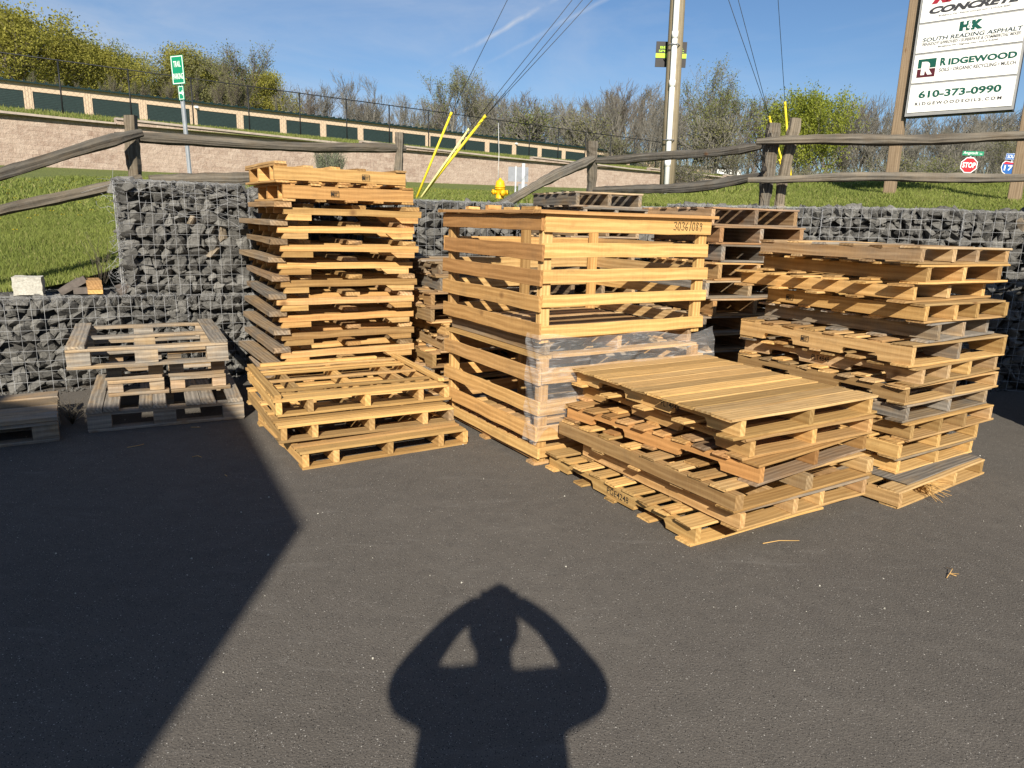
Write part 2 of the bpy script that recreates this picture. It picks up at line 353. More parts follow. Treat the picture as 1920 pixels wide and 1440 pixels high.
def rbf_fit(P):
    D = np.linalg.norm(P[:, None, :2]-P[None, :, :2], axis=2); n = len(P)
    A = np.zeros((n+3, n+3)); A[:n, :n] = D; A[:n, n] = 1; A[:n, n+1:] = P[:, :2]; A[n, :n] = 1; A[n+1:, :n] = P[:, :2].T
    return np.linalg.solve(A, np.concatenate([P[:, 2], [0, 0, 0]]))
CW = rbf_fit(CP)
def T(x, y):
    x = np.asarray(x, float); y = np.asarray(y, float); out = np.zeros(x.shape)
    for (px, py, _), w in zip(CP, CW): out += w*np.hypot(x-px, y-py)
    return out+CW[-3]+CW[-2]*x+CW[-1]*y
tz = lambda x, y: float(T(x, y))
xs = np.concatenate([np.arange(-60, -12, 3), np.arange(-12, 14, .3), np.arange(14, 90, 3)]); ys = np.concatenate([np.arange(3.5, 17, .3), np.arange(17, 30, 1), np.arange(30, 100, 3)])
GX, GY = np.meshgrid(xs, ys); GZ = T(GX, GY); nx = len(xs)
front = np.vectorize(wall_front)(GX); inside = GY > front+np.where(GX < -3.6, .42, .62)
up_front = ((GX > -3.75) & (GX < -2.9) & (GY < front+1.05)); inside &= ~up_front
i, j = np.meshgrid(np.arange(len(ys)-1), np.arange(nx-1), indexing='ij'); a = i*nx+j
Q = np.stack([a, a+1, a+nx+1, a+nx], -1).reshape(-1, 4)
# the upper terrace starts behind the retaining wall; the lower lawn ends there
WP0 = np.array([-22.2, 31.86]); WD = np.array([.755, .656]); WN = np.array([-.656, .755])
def perp(x, y): return (x-WP0[0])*WN[0]+(y-WP0[1])*WN[1]
ok = inside.ravel()[Q].all(1) & (perp(GX, GY).ravel()[Q].min(1) < .6)
V = np.stack([GX.ravel(), GY.ravel(), GZ.ravel()], 1); Q = Q[ok]; used = np.unique(Q); re = np.zeros(len(V), int); re[used] = np.arange(len(used))
tag(npmesh("lawn", V[used], re[Q], M['lawn'], smooth=True), kind='structure')
# upper terrace: strip behind the wall, the rise to the storage units, the wooded hill
def hill_z(t, p):
    edge = 5.35+.0086*np.clip(t, 0, 75)
    z = np.where(p < 3.5, edge+(6.02-5.45)*p/3.5, 0)
    z = np.where((p >= 3.5) & (p < 11), 6.0+(p-3.5)*.055+.003*np.clip(t, 0, 70), z)
    return np.where(p >= 11, 6.42+.003*np.clip(t, 0, 70)+(p-11)*.085*np.clip(1-(t-30)/140, .25, 1), z)
ts = np.concatenate([np.arange(-60, 90, 3.), np.arange(90, 260, 20)]); ps = np.array([.02, .4, 1, 2, 3, 3.5, 5, 7, 9, 11, 14, 18, 24, 32, 45, 60, 80, 120, 200, 320.])
Tt, Pp = np.meshgrid(ts, ps); HZ = hill_z(Tt, Pp)+.06*np.sin(Tt*1.7)*np.sin(Pp*2.1)*(Pp > .1)
V = np.stack([WP0[0]+WD[0]*Tt+WN[0]*Pp, WP0[1]+WD[1]*Tt+WN[1]*Pp, HZ], -1).reshape(-1, 3); n = len(ts)
i, j = np.meshgrid(np.arange(len(ps)-1), np.arange(n-1), indexing='ij'); a = i*n+j
tag(npmesh("hillside", V, np.stack([a, a+1, a+n+1, a+n], -1).reshape(-1, 4), M['lawn'], smooth=True), kind='structure')
mb = MB(); mb.v = [(-900, -900, -.06), (900, -900, -.06), (900, 1500, -.06), (-900, 1500, -.06)]; mb.f = [[0, 1, 2, 3]]; mb.t = [(.5, 0, 0)]*4; mb.g = mb.v; mb.m = [0]; mb.sm = [False]
tag(mb.build("ground", M['lawn'], fix=False), kind='structure')
mb = MB(); mb.v = [(-30, -30, 0), (30, -30, 0), (30, 4, 0), (7, 7.4, 0), (0, 8.9, 0), (-7.2, 5.0, 0), (-30, -6, 0)]; mb.f = [list(range(7))]; mb.t = [(.5, 0, 0)]*7; mb.g = mb.v; mb.m = [0]; mb.sm = [False]
tag(mb.build("asphalt_lot", M['asphalt'], fix=False), kind='structure')

# ---------------------------------------------------------------- gabion baskets: wire cage > stones
def stone_proto():
    bm = bmesh.new(); k = random.randint(4, 6)
    for _ in range(k*3):
        v = Vector((random.gauss(0, 1), random.gauss(0, 1), random.gauss(0, 1))).normalized()
        bm.verts.new((v.x*random.uniform(.36, .60), v.y*random.uniform(.36, .60), v.z*random.uniform(.34, .60)))
    r = bmesh.ops.convex_hull(bm, input=bm.verts); bmesh.ops.delete(bm, geom=list({e for e in r['geom_interior']+r['geom_unused'] if isinstance(e, bmesh.types.BMVert)}), context='VERTS')
    bmesh.ops.bevel(bm, geom=list(bm.edges), offset=.012, segments=1, affect='EDGES', profile=.5)
    me = bpy.data.meshes.new("stone"); bm.to_mesh(me); bm.free()
    c = me.attributes.new("tint", 'FLOAT_COLOR', 'POINT'); c.data.foreach_set("color", np.tile([random.random(), 0, 0, 1], len(me.vertices)).astype('f')); me.materials.append(M['stone']); return me
STONES = [stone_proto() for _ in range(24)]
def join_stones(name, items, parent):
    vs, fs, tt = [], [], []
    for me, mat in items:
        b = len(vs); vs += [mat @ v.co for v in me.vertices]; tt += [random.random()]*len(me.vertices); fs += [[k+b for k in p.vertices] for p in me.polygons]
    me = bpy.data.meshes.new(name); me.from_pydata([tuple(v) for v in vs], [], fs); me.materials.append(M['stone'])
    c = me.attributes.new("tint", 'FLOAT_COLOR', 'POINT'); A = np.zeros((len(vs), 4), 'f'); A[:, 0] = tt; A[:, 3] = 1; c.data.foreach_set("color", A.ravel())
    return tag(link(name, me, None, parent), kind='stuff')
def gabion(p, ang, L, z0, H, label, shown=True, left_end=False, top=False, messy=0, D=1.0):
    """local x along the face, y into the bank, z up; the origin is the front left foot"""
    root = empty("gabion_basket", (p[0], p[1], z0), ang); tag(root, label, "gabion", "gabion baskets of the retaining wall")
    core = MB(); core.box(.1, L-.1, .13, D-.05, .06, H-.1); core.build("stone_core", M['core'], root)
    items = []
    def fill(n0, n1, place, s0, s1):
        a = 0
        while a < n0:
            h = random.choice([.06, .085, .10, .115, .135]); b = random.uniform(-.04, .02)
            while b < n1:
                w = random.uniform(s0, s1)*random.choice([.6, 1, 1.05]); hh_ = h*random.uniform(.75, 1.25); items.append((w*hh_, place(b+w/2, min(max(a+h/2+random.uniform(-.03, .03), .03), n0-.035)), w, hh_)); b += w*.86
            a += h*.82
    rot = lambda s: Matrix.Rotation(random.uniform(-s, s), 4, 'X') @ Matrix.Rotation(random.uniform(-s, s), 4, 'Y') @ Matrix.Rotation(random.uniform(-s, s), 4, 'Z')
    fill(H, L, lambda b, a: ('f', Vector((min(max(b, .05), L-.05), random.uniform(.055, .10), a))), .085, .19)
    fill(H, L, lambda b, a: ('b', Vector((min(max(b, .06), L-.06), random.uniform(.15, .2), a))), .12, .2)
    if left_end: fill(H, D, lambda b, a: ('e', Vector((random.uniform(.055, .09), min(b, D-.05), a))), .08, .18)
    if top: fill(D*.9, L, lambda b, a: ('t', Vector((min(max(b, .05), L-.05), min(a+.05, D-.05), H-.085))), .09, .2)
    out = []
    for s, (side, c), w, h in items:
        d = random.uniform(.10, .15)
        sc = {'f': (w*1.12, d*1.3, h*1.22), 'e': (d*1.3, w*1.12, h*1.22), 't': (w*1.1, h*1.25, .1), 'b': (w*1.3, d, h*1.4)}[side]
        out.append((s if side not in 'tb' else s*.2, random.choice(STONES), Matrix.Translation(c) @ rot(.75) @ Matrix.Diagonal((*sc, 1))))
    out.sort(key=lambda q: -q[0]); k = 100 if shown else 0
    for _, me, mat in out[:k]:
        o = bpy.data.objects.new("stone", me); COL.objects.link(o); o.parent = root; o.matrix_local = mat
    if out[k:]: join_stones("small_stones", [(me, m) for _, me, m in out[k:]], root)
    wire = MB(); sp = .0925; r = .0015; sag = lambda: random.uniform(-.004, .004)
    nx_, nz_ = max(2, round(L/sp)), max(2, round(H/sp))
    for q in range(nx_+1):
        x = L*q/nx_; wire.tube([(x+sag(), -.012+sag(), z) for z in np.linspace(0, H, 5)], r, 4)
        if top or left_end: wire.tube([(x, y, H+.008+sag()) for y in np.linspace(-.012, D, 4)], r, 4)
    for q in range(nz_+1):
        z = H*q/nz_; wire.tube([(x, -.016+sag(), z+sag()) for x in np.linspace(0, L, 7)], r, 4)
        if left_end: wire.tube([(-.012+sag(), y, z+sag()) for y in np.linspace(-.01, D, 4)], r, 4)
    for q in range(int(D/sp)+1):
        if top: wire.tube([(x, q*sp, H+.01+sag()) for x in np.linspace(0, L, 5)], r, 4)
        if left_end: wire.tube([(-.012+sag(), q*sp, z) for z in np.linspace(0, H, 5)], r, 4)
    def spiral(p0, p1, turns, rad):                  # the lacing wire that ties panel edges
        p0, p1 = Vector(p0), Vector(p1); d = p1-p0; u = d.orthogonal().normalized(); w = d.normalized().cross(u); n = int(turns*7)
        wire.tube([p0+d*(k/n)+u*math.cos(k*.9)*rad+w*math.sin(k*.9)*rad for k in range(n+1)], .0013, 3)
    spiral((0, -.016, H), (L, -.016, H), L/.09, .018); spiral((0, -.016, 0), (0, -.016, H), H/.08, .02); spiral((L, -.016, 0), (L, -.016, H), H/.08, .012)
    for q in range(int(L/.11)):                      # V shaped ties along the top seam
        if z0 < .1 and shown: wire.tube([(q*.11, -.02, H), (q*.11+.03, -.03, H-.05), (q*.11+.06, -.02, H)], .0014, 3)
    for q in range(messy):                           # loose tangled ends
        c = Vector((random.uniform(-.05, .06), random.uniform(-.05, .35), random.uniform(0, H+.03))) if q % 3 else Vector((random.uniform(0, L), -.02, random.uniform(H*.6, H+.02)))
        dr = Vector((random.uniform(-1, 1)*(.12 if q % 3 else .4), random.uniform(-.05, .02), random.uniform(-.12, .1)))
        mid = Vector((random.uniform(-.05, .03), random.uniform(-.05, 0), random.uniform(-.04, .04)))
        wire.tube([c, c+dr*.35+mid, c+dr*.75+mid*.6, c+dr], .0013, 3)
    wire.build("wire_mesh", M['wire'], root, fix=False)
LA = math.atan2(.55, 1); RA = math.atan2(-.215, 1)
def gl(x0, x1, z0, H, label, dy=0., **k): a = LA; gabion((x0, wall_front(x0)+dy), a, (x1-x0)/math.cos(a)-.004, z0, H, label, **k)
def gr(x0, x1, z0, H, label, **k): a = RA; gabion((x0, wall_front(x0+1e-6)), a, (x1-x0)/math.cos(a)-.004, z0, H, label, **k)
gl(-6.5, -4.62, 0, .80, "low gabion basket of dark stones at the far left edge, mostly out of frame", top=True)
gl(-4.62, -3.0, 0, .80, "low gabion basket of dark stones carrying the white concrete block and loose offcuts", top=True)
gl(-3.0, -1.5, 0, .79, "lower gabion basket behind the small stack of grey block pallets")
gl(-1.5, 0, 0, .80, "lower gabion basket hidden behind the tall narrow stack of skids", shown=False)
gl(-3.45, -2.5, .80, .99, "upper gabion basket with tangled silver wire at its free left end, beside the lawn", dy=.02, left_end=True, top=True, messy=120)
gl(-2.5, -1.35, .79, .97, "upper gabion basket directly behind the tall narrow stack of skids", dy=.02, top=True, messy=6)
gl(-1.35, 0, .80, .92, "upper gabion basket seen in the gap between the tall skid stack and the slatted crate", dy=.02, top=True)
gr(.02, 1.6, 0, .80, "lower gabion basket in the inner corner, hidden behind the slatted crate", shown=False)
gr(1.6, 3.12, 0, .80, "lower gabion basket hidden behind the dark pallet stack in the corner", shown=False)
gr(3.12, 4.4, 0, .80, "lower gabion basket in deep shade right of the tall pallet stack")
gr(4.4, 6.4, 0, .80, "shaded lower gabion basket at the right edge of the picture", shown=False)
gr(.02, 1.6, .80, .92, "upper gabion basket behind the grey topmost pallet of the corner stack", shown=False, top=True)
gr(1.6, 3.12, .80, .95, "upper gabion basket at the foot of the double fence post", top=True, messy=10)
gr(3.12, 4.4, .80, .96, "upper gabion basket under the left half of the big sign, right of the fence post", top=True, messy=8)
gr(4.4, 6.4, .80, .95, "upper gabion basket at the right edge of the picture, below the lawn mound", top=True, messy=6)

# ---------------------------------------------------------------- pallets
ORD = ["first", "second", "third", "fourth", "fifth", "sixth", "seventh", "eighth", "ninth", "tenth", "eleventh", "twelfth", "thirteenth", "fourteenth", "fifteenth", "sixteenth", "seventeenth"]
def tnt(w=0., h=0., jw=.16, r=None): return (random.uniform(.05, 1.0) if r is None else r, min(1, max(0, w+random.uniform(-jw, jw))), min(1, max(0, h+random.uniform(-.2, .25))))
def tv(w, h):
    return tnt(w+(random.uniform(.25, .6) if random.random() < .11 and w > .03 else 0), h)
def stringer_prof(L, h, notch):
    if not notch: return [(0, 0), (L, 0), (L, h), (0, h)]
    a, b, d, c = .16*L, .36*L, .042, .02
    pts = [(0, 0)]
    for s in (a, L-b): pts += [(s, 0), (s+.004, d-c), (s+c, d), (s+b-a-c, d), (s+b-a-.004, d-c), (s+b-a, 0)]
    return pts+[(L, 0), (L, h), (0, h)]
def pallet(label, group, N, yaw, z, U=1.07, V=1.22, H=.11, pos=(.0, .5, 1.0), sw=.037, oh=.03, nt=8, nb=4, t=.014, notch=False, w=.1, h=.1, swap=False,
           missing=(), top=None, bottom=None, wl=None, name="wooden_pallet", cat="pallet", roll=0.):
    """stringers run along local y (x if swapped), deck boards across them; origin at the near corner"""
    root = empty(name, (N[0], N[1], z), R(yaw)); root.rotation_euler = (R(roll), R(random.uniform(-.25, .25)), R(yaw)); tag(root, label, cat, group)
    sh = H-2*t-.001; x0, x1 = oh, U-oh-sw
    def mk(): return MB()
    def fin(mb, nm):
        if swap: mb.v = [(y, x, zz) for (x, y, zz) in mb.v]
        return mb.build(nm, M['wood'], root)
    tw = w if wl is None else wl
    for q in pos:
        mb = mk(); x = x0+(x1-x0)*q
        if notch: mb.prism(stringer_prof(V, sh, True), (x, random.uniform(-.006, .006), t+.0005), sw, 'y', tv(tw, h))
        else: mb.board((x, random.uniform(-.008, .008), t+.0005), V, sw, sh, 'y', tv(tw, h), segs=6, ch=.002)
        fin(mb, "stringer")
    def deck(rows, z, nm):
        mb = mk()
        for (y, bw) in rows:
            d = random.uniform(-.014, .012)
            mb.board((d, y, z), U+random.uniform(-.016, .010), bw, t, 'x', tv(w, h), segs=5, ch=.0025, bow=.0022, tilt=random.uniform(-.004, .004), rough=.006)
        if rows and nm == "top_deck":
            for (y, bw) in rows:
                for q in pos:
                    for s_ in (.25, .72):
                        nx_, ny_ = x0+(x1-x0)*q+sw*.5+random.uniform(-.008, .008), y+bw*s_+random.uniform(-.01, .01); e_ = .0032
                        mb.add([(nx_-e_, ny_, z+t+.0022), (nx_, ny_-e_, z+t+.0022), (nx_+e_, ny_, z+t+.0022), (nx_, ny_+e_, z+t+.0022)], [(0, 1, 2, 3)], (.1, 1, .3))
        if rows: fin(mb, nm)
    def rows(n, lead):
        ws = [random.uniform(.078, .105) for _ in range(n)]; ws[0] = ws[-1] = lead; g = (V-sum(ws))/(n-1); out, y = [], 0
        for q, b in enumerate(ws): out.append((y, b)); y += b+g
        return out
    tr = top if top is not None else rows(nt, .125)
    deck([r_ for q, r_ in enumerate(tr) if q not in missing], H-t, "top_deck")
    deck(bottom if bottom is not None else rows(nb, .11), 0., "bottom_deck")
    return root
FONT_CACHE = {}
def text_mesh(s, bold=0., shear=0., space=1.):
    k = (s, bold, shear, space)
    if k not in FONT_CACHE:
        c = bpy.data.curves.new("lettering", 'FONT'); c.body = s; c.size = 1; c.offset = bold; c.shear = shear; c.space_character = space; c.resolution_u = 3
        o = bpy.data.objects.new("lettering", c); COL.objects.link(o); dg = bpy.context.evaluated_depsgraph_get(); dg.update()
        me = o.evaluated_get(dg).to_mesh(); V = np.array([v.co[:] for v in me.vertices]); F = [list(p.vertices) for p in me.polygons]
        o.evaluated_get(dg).to_mesh_clear(); bpy.data.objects.remove(o); bpy.data.curves.remove(c); V[:, :2] -= V[:, :2].min(0); FONT_CACHE[k] = (V, F)
    return FONT_CACHE[k]
def lettering(name, s, mat, parent, o, ax, up, width, height=None, bold=0., shear=0., space=1.):
    """flat letters with lower left corner at o, running along ax, rising along up, fitted to width (and height)"""
    V, F = text_mesh(s, bold, shear, space); ax, up, o = Vector(ax), Vector(up), Vector(o)
    sx = width/V[:, 0].max(); sy = sx if height is None else height/V[:, 1].max()
    me = bpy.data.meshes.new(name); me.from_pydata([tuple(o+ax*(v[0]*sx)+up*(v[1]*sy)) for v in V], [], F); me.materials.append(mat); return link(name, me, None, parent)
def stencil(root, s, y, z, w=.16): return lettering("stencil", s, M['ink'], root, (.0+root['fx']-.0012, y, z), (0, -1, 0), (0, 0, 1), w, .036, bold=.004)
def stampbox(root, o, ax, up, s=.05):
    ax, up, o = Vector(ax), Vector(up), Vector(o); mb = MB()
    def rect(a0, b0, a1, b1): mb.add([o+ax*a0+up*b0, o+ax*a1+up*b0, o+ax*a1+up*b1, o+ax*a0+up*b1], [(0, 1, 2, 3)])
    k = .0035
    rect(0, 0, s*1.5, k); rect(0, s-k, s*1.5, s); rect(0, 0, k, s); rect(s*1.5-k, 0, s*1.5, s); rect(s*.5, 0, s*.5+k, s)
    for q in range(3): rect(s*.6, s*(.2+.25*q), s*(1.1+.1*q), s*(.2+.25*q)+k*1.2)
    for q in range(4): rect(s*(.08+.1*q), s*.2, s*(.08+.1*q)+k, s*(.8-.1*(q % 2)))
    mb.build("ink_stamp", M['ink'], root, fix=False)

# front right low stack: six pallets of pale new boards
GA = "pallets of the low front right stack"; tA = .108
r = pallet("lowest pallet of the low front right stack, black lettering on its sunlit side", GA, (.91, 3.243), 31, 0, U=1.02, V=1.30, pos=(0, .5, 1), oh=.018, nt=9, nb=5, notch=True, w=.0, h=-.1, missing=(0,), H=tA)
r['fx'] = .018; stencil(r, "PGE4248", .70, .034, .19)
mb = MB(); mb.board((-.012, .0, .094), .30, .125, .014, 'x', tnt(.02, .0), rough=.012); mb.board((.0, .16, .109), .09, .06, .016, 'x', tnt(0, .2), rough=.012); mb.build("broken_lead_board", M['wood'], r)
pallet("second pallet up in the low front right stack, side in shade", GA, (1.115, 3.20), 32, tA, U=1.04, V=1.25, pos=(0, .40, .62, 1), oh=.0, nt=7, nb=4, w=.12, h=.25, H=tA-.001)
pallet("third pallet up in the low front right stack, thick knotty side timber", GA, (1.075, 3.16), 32.5, 2*tA, U=1.13, V=1.42, pos=(0, .5, 1), sw=.06, oh=-.004, nb=5, w=.12, h=.0, H=tA-.001, top=[(.05, .1), (.21, .09), (.37, .1), (.55, .1), (.75, .09), (.95, .1), (1.13, .1), (1.31, .1)])
pallet("fourth pallet up in the low front right stack, reddish boards", GA, (1.195, 3.24), 37.5, 3*tA, U=1.06, V=1.40, oh=.02, nt=10, nb=5, notch=True, w=.06, h=.5, H=tA-.001)
pallet("fifth pallet up in the low front right stack, ragged board ends", GA, (1.145, 3.31), 31, 4*tA, U=1.06, V=1.38, oh=.03, nt=9, nb=5, notch=True, w=.1, h=.3, H=tA-.001)
r = pallet("top pallet of the low front right stack, pale closely boarded deck", GA, (1.065, 3.27), 31.5, 5*tA, U=1.17, V=1.33, oh=.055, nb=5, notch=True, w=.08, h=-.15, H=tA,
           top=[(.0, .135), (.146, .108), (.262, .108), (.378, .11), (.510, .108), (.628, .108), (.742, .11), (.858, .108), (.974, .112), (1.094, .108), (1.212, .114)])
r['fx'] = .055; stencil(r, "PLT4848", .56, .042, .14)

# tall right stack: thirteen pallets
GR_ = "pallets of the tall right stack"
zR = [0, .105, .206, .316, .431, .539, .650, .764, .90, 1.02, 1.135, 1.242, 1.358, 1.46]
NR = [(2.215, 3.80), (2.33, 4.08), (2.314, 4.07), (2.381, 4.08), (2.332, 4.08), (2.322, 4.08), (2.362, 4.08), (2.319, 4.08), (2.455, 4.16), (2.386, 4.13), (2.262, 4.13), (2.336, 4.15), (2.318, 4.15)]
dR = ["bottom pallet of the tall right stack, deck sheeted with grey board and a splintered end|.12|.1", "{} pallet up in the tall right stack, yellow timber|.05|.0", "{} pallet up in the tall right stack, yellow end blocks|.05|0", "{} pallet up in the tall right stack, gold side timber|.05|.1",
      "{} pallet up in the tall right stack, weathered grey|.8|0", "{} pallet up in the tall right stack, dull tan side|.30|0", "{} pallet up in the tall right stack, faint lettering on its side|.06|0", "{} pallet up in the tall right stack, big notches in its side|.1|.15",
      "{} pallet up in the tall right stack, dark grey brown side|.85|.1", "{} pallet up in the tall right stack, clean stamped side board|.02|.05", "{} pallet up in the tall right stack, striped by the boards above|.04|.05", "{} pallet up in the tall right stack, large knots in its ends|.06|.1", "top pallet of the tall right stack, rough brown stained side and splintered deck|.42|.2"]
yawR = [36, 33, 32.5, 33.5, 33.5, 33, 34, 32, 35, 30, 33, 30, 30]; uR = [1.12, .95, .97, 1.06, 1.06, 1.15, 1.1, 1.12, .86, .9, 1.02, .97, .98]; vR = [1.2, 1.15, 1.15, 1.2, 1.22, 1.24, 1.27, 1.26, 1.2, 1.14, 1.25, 1.2, 1.16]
ohR = [0, .02, .0, .02, .03, .01, .06, .005, .075, .0, .075, .08, .0]; ntch = [0, 0, 0, 0, 0, 1, 1, 1, 0, 0, 0, 0, 0]
for k in range(13):
    lab, w, h = dR[k].split("|")
    r = pallet(lab.format(ORD[k]), GR_, NR[k], yawR[k], zR[k]+.0005*k, U=uR[k], V=vR[k], H=zR[k+1]-zR[k]-.0008, oh=ohR[k], nt=8 if k < 9 else 6, nb=5, notch=bool(ntch[k]), w=float(w), h=float(h), sw=.04,
               pos=(0, .48, 1) if k % 3 else (0, .34, .62, 1), t=.0135)
    r['fx'] = ohR[k]
    if k == 6: stencil(r, "PLT4848", .72, .04, .13)
    if k == 9: stampbox(r, (-.0015, .98, .035), (0, -1, 0), (0, 0, 1), .04)
    if k == 7: stampbox(r, (.0035, .75, .045), (0, -1, 0), (0, 0, 1), .04)
    if k == 0:
        mb = MB(); mb.board((.16, .03, .105), .96, .30, .006, 'x', (.3, 1, 0), rough=.01); mb.build("grey_sheet", M['wood'], r)
        mb = MB()
        for q in range(16): mb.tube([(.34+random.uniform(-.03, .03), .05, .07+random.uniform(-.02, .02)), (.36+random.uniform(-.1, .1), -.06-random.random()*.05, .05+random.uniform(-.05, .07))], [.004, .0012], 3, (.9, 0, 0))
        mb.build("splinters", M['wood'], r)

# front left low stack of three yellow frames
GS = "pallets of the low front left stack"
s_pos = (0, .17, .5, .83, 1)
pallet("bottom pallet of the low front left stack of yellow pallets", GS, (-1.283, 4.165), 32.5, 0, U=1.17, V=1.16, H=.118, pos=s_pos, oh=.004, t=.018, w=.02, h=.05, top=[(0, .09), (.12, .07), (.3, .08), (.6, .08), (.85, .08), (1.07, .09)], bottom=[(0, .09), (.5, .09), (1.07, .09)], sw=.04)
pallet("middle pallet of the low front left stack of yellow pallets", GS, (-1.465, 4.315), 30, .1185, U=1.22, V=1.16, H=.118, pos=s_pos, oh=.004, t=.018, w=.04, h=.05, top=[(0, .09), (.12, .07), (.35, .08), (.62, .08), (1.07, .09)], bottom=[(0, .09), (.5, .09), (1.07, .09)], sw=.04)
r = pallet("top pallet of the low front left stack, open deck of narrow yellow slats", GS, (-1.55, 4.50), 29, .237, U=1.25, V=1.15, H=.118, pos=s_pos, oh=.004, t=.018, w=.02, h=.0, top=[(0, .095), (.13, .05), (.28, .045), (.58, .045), (.86, .045), (.93, .05), (1.08, .06)], bottom=[(0, .09), (.5, .09), (1.06, .09)], sw=.04)
mb = MB(); mb.board((.0, .02, .119), 1.1, .045, .03, 'y', tnt(.05, 0)); mb.board((1.20, .1, .119), 1.05, .045, .03, 'y', tnt(.05, .1)); mb.board((.1, 1.10, .119), .95, .045, .025, 'x', tnt(0, 0)); mb.build("edge_slats", M['wood'], r)

# tall narrow stack of skids at left
GL_ = "skids of the tall left stack"
def skid(label, N, yaw, z, U=1.15, V=1.15, H=.143, w=.45, foot=.047):
    root = empty("wooden_skid", (N[0], N[1], z), R(yaw)); root.rotation_euler = (0, R(random.uniform(-.3, .3)), R(yaw)); tag(root, label, "pallet", GL_)
    bar = .052; bt = H-foot-bar-.002
    for q in (0, .36, .70, V-.045):
        mb = MB(); mb.board((random.uniform(-.012, .012), q, foot), U, .042, bar, 'x', tnt(.04, .28), segs=7, bow=.003); mb.build("bearer", M['wood'], root)
        for s in (0, 1):
            fl = random.uniform(.20, .26); mb = MB()
            if s == 0: mb.prism([(0, 0), (fl, 0), (fl, foot-.001), (.02, foot-.001)], (.02, q+.004, 0), .036, 'x', tnt(.03, .15))
            else: mb.prism([(.06, 0), (fl, 0), (fl, foot-.001), (0, foot-.001)], (U-fl-.025, q+.004, 0), .036, 'x', tnt(.03, .15))
            mb.build("foot", M['wood'], root)
    mb = MB(); a = foot+bar+.001
    mb.board((-.07, -.02, a), V+.09, .135, bt, 'y', tnt(w+.12, .3), segs=6, rough=.016)
    mb.board((.18, .12, a), V-.1, .09, bt*.8, 'y', tnt(w*.4, .2), segs=6, rough=.012)
    mb.board((U*.5, .10, a), V-.12, .12, bt*.8, 'y', tnt(w*.4, .2), segs=6, rough=.012)
    mb.board((U-.13, .02, a), V, .12, bt*.85, 'y', tnt(w*.5, .25), segs=6, rough=.016); mb.build("top_deck", M['wood'], root)
    for y in (.02, V-.12):
        mb = MB(); mb.board((-.03, y, -.0), U*.22, .09, .008, 'x', tnt(w, .2)); 
    return root
sk = ["bottom skid of the tall left stack, standing on the asphalt behind the yellow frames"]+["{} skid up in the tall left stack"]*10
ex = ["", ", mostly hidden", ", dark edge board", ", grey edge board", ", chewed grey board end", ", long grey edge board", ", pale front bearer", ", broad grey edge board", ", brown edge board", ", splintered brown board end", ", dark red brown edge board"]
for k in range(11):
    lab = sk[k].format(ORD[k])+(ex[k] if k else "")
    skid(lab, (-1.90+random.uniform(-.045, .045)+(.03 if k > 7 else 0), 5.68+random.uniform(-.04, .04)), 30+random.uniform(-2.5, 2.5), .066+.1435*k-(.066 if k == 0 else 0), foot=.047+(.066 if k == 0 else 0), H=.143+(.066 if k == 0 else 0), w=[.5, .5, .45, .5, .55, .7, .4, .55, .45, .35, .35][k])
def clean(label, N, yaw, z):
    r = pallet(label, "clean stamped pallets on the tall left stack", N, yaw, z, U=1.0, V=1.10, H=.138, pos=(0, .15, .5, .85), sw=.032, oh=.0, nt=6, nb=5, t=.018, w=.03, h=.3, swap=True, bottom=[(0, .1), (.26, .08), (.5, .1), (.75, .08), (1.0, .1)], top=[(0, .1), (.22, .08), (.44, .08), (.66, .08), (1.0, .1)])
    return r
r = clean("lower of the two clean stamped pallets topping the tall left stack", (-1.83, 5.72), 32, 1.648); stampbox(r, (.38, -.0115, .045), (1, 0, 0), (0, 0, 1), .045)
r = clean("upper of the two clean stamped pallets, highest pallet of the tall left stack", (-1.875, 5.70), 33, 1.788); stampbox(r, (.70, -.0115, .045), (1, 0, 0), (0, 0, 1), .045)
mb = MB(); mb.board((.0, -.0, .139), .98, .09, .02, 'y', tnt(.3, .3)); mb.board((.3, .85, .139), .8, .09, .02, 'x', tnt(.0, .5)); mb.build("loose_top_boards", M['wood'], r)

# half hidden stacks in the corner
GM = "pallets of the hidden middle stack"
zs = 0
md = ["lowest pallet in the gap right of the tall left stack", "{} pallet up in the gap right of the tall left stack"]
hs = [.13, .12, .14, .135, .12, .14, .13, .14, .12]
for k in range(9):
    pallet(md[min(k, 1)].format(ORD[k]) if k < 8 else "highest pallet in the gap between tall left stack and slatted crate", GM, (-.70+random.uniform(-.06, .10), 6.18+random.uniform(-.05, .08)), 30+random.uniform(-4, 6), zs, U=.95+random.uniform(-.05, .05), V=1.0, H=hs[k]-.001, oh=random.choice([0, .02]), nt=7, nb=4, notch=k % 2 == 0, w=[.2, .5, .15, .35, .2, .3, .3, .5, .6][k], h=.2, t=.016); zs += hs[k]
GB = "pallets of the dark corner stack"
zs = 0; bd = ["bottom|.7|0", "grey|.75|0", "weathered|.6|0", "brown|.45|.3", "grey ended|.6|.1", "tan|.25|.3", "grey blocked|.7|0", "golden|.15|.3", "dark brown|.7|.4", "orange brown|.3|.6", "dark red brown|.5|.6"]
for k in range(11):
    c, w, h = bd[k].split("|"); dx = [0, .02, -.02, .05, .0, .06, 0, .08, .12, .06, .0][k]
    r = pallet(("{} pallet at the foot of the dark corner stack" if k == 0 else "{} pallet on top of the dark corner stack behind the crate" if k == 10 else "{} pallet, "+ORD[k]+" up in the dark corner stack").format(c if k else "weathered"), GB, (1.64+dx, 6.16+dx*.4), 22+random.uniform(-3, 3), zs, U=.96, V=1.05, H=.155-.001, oh=[0, .03][k % 2], pos=(0, .5, 1), nt=7, nb=5, t=.016, w=float(w), h=float(h), sw=.04); zs += .155
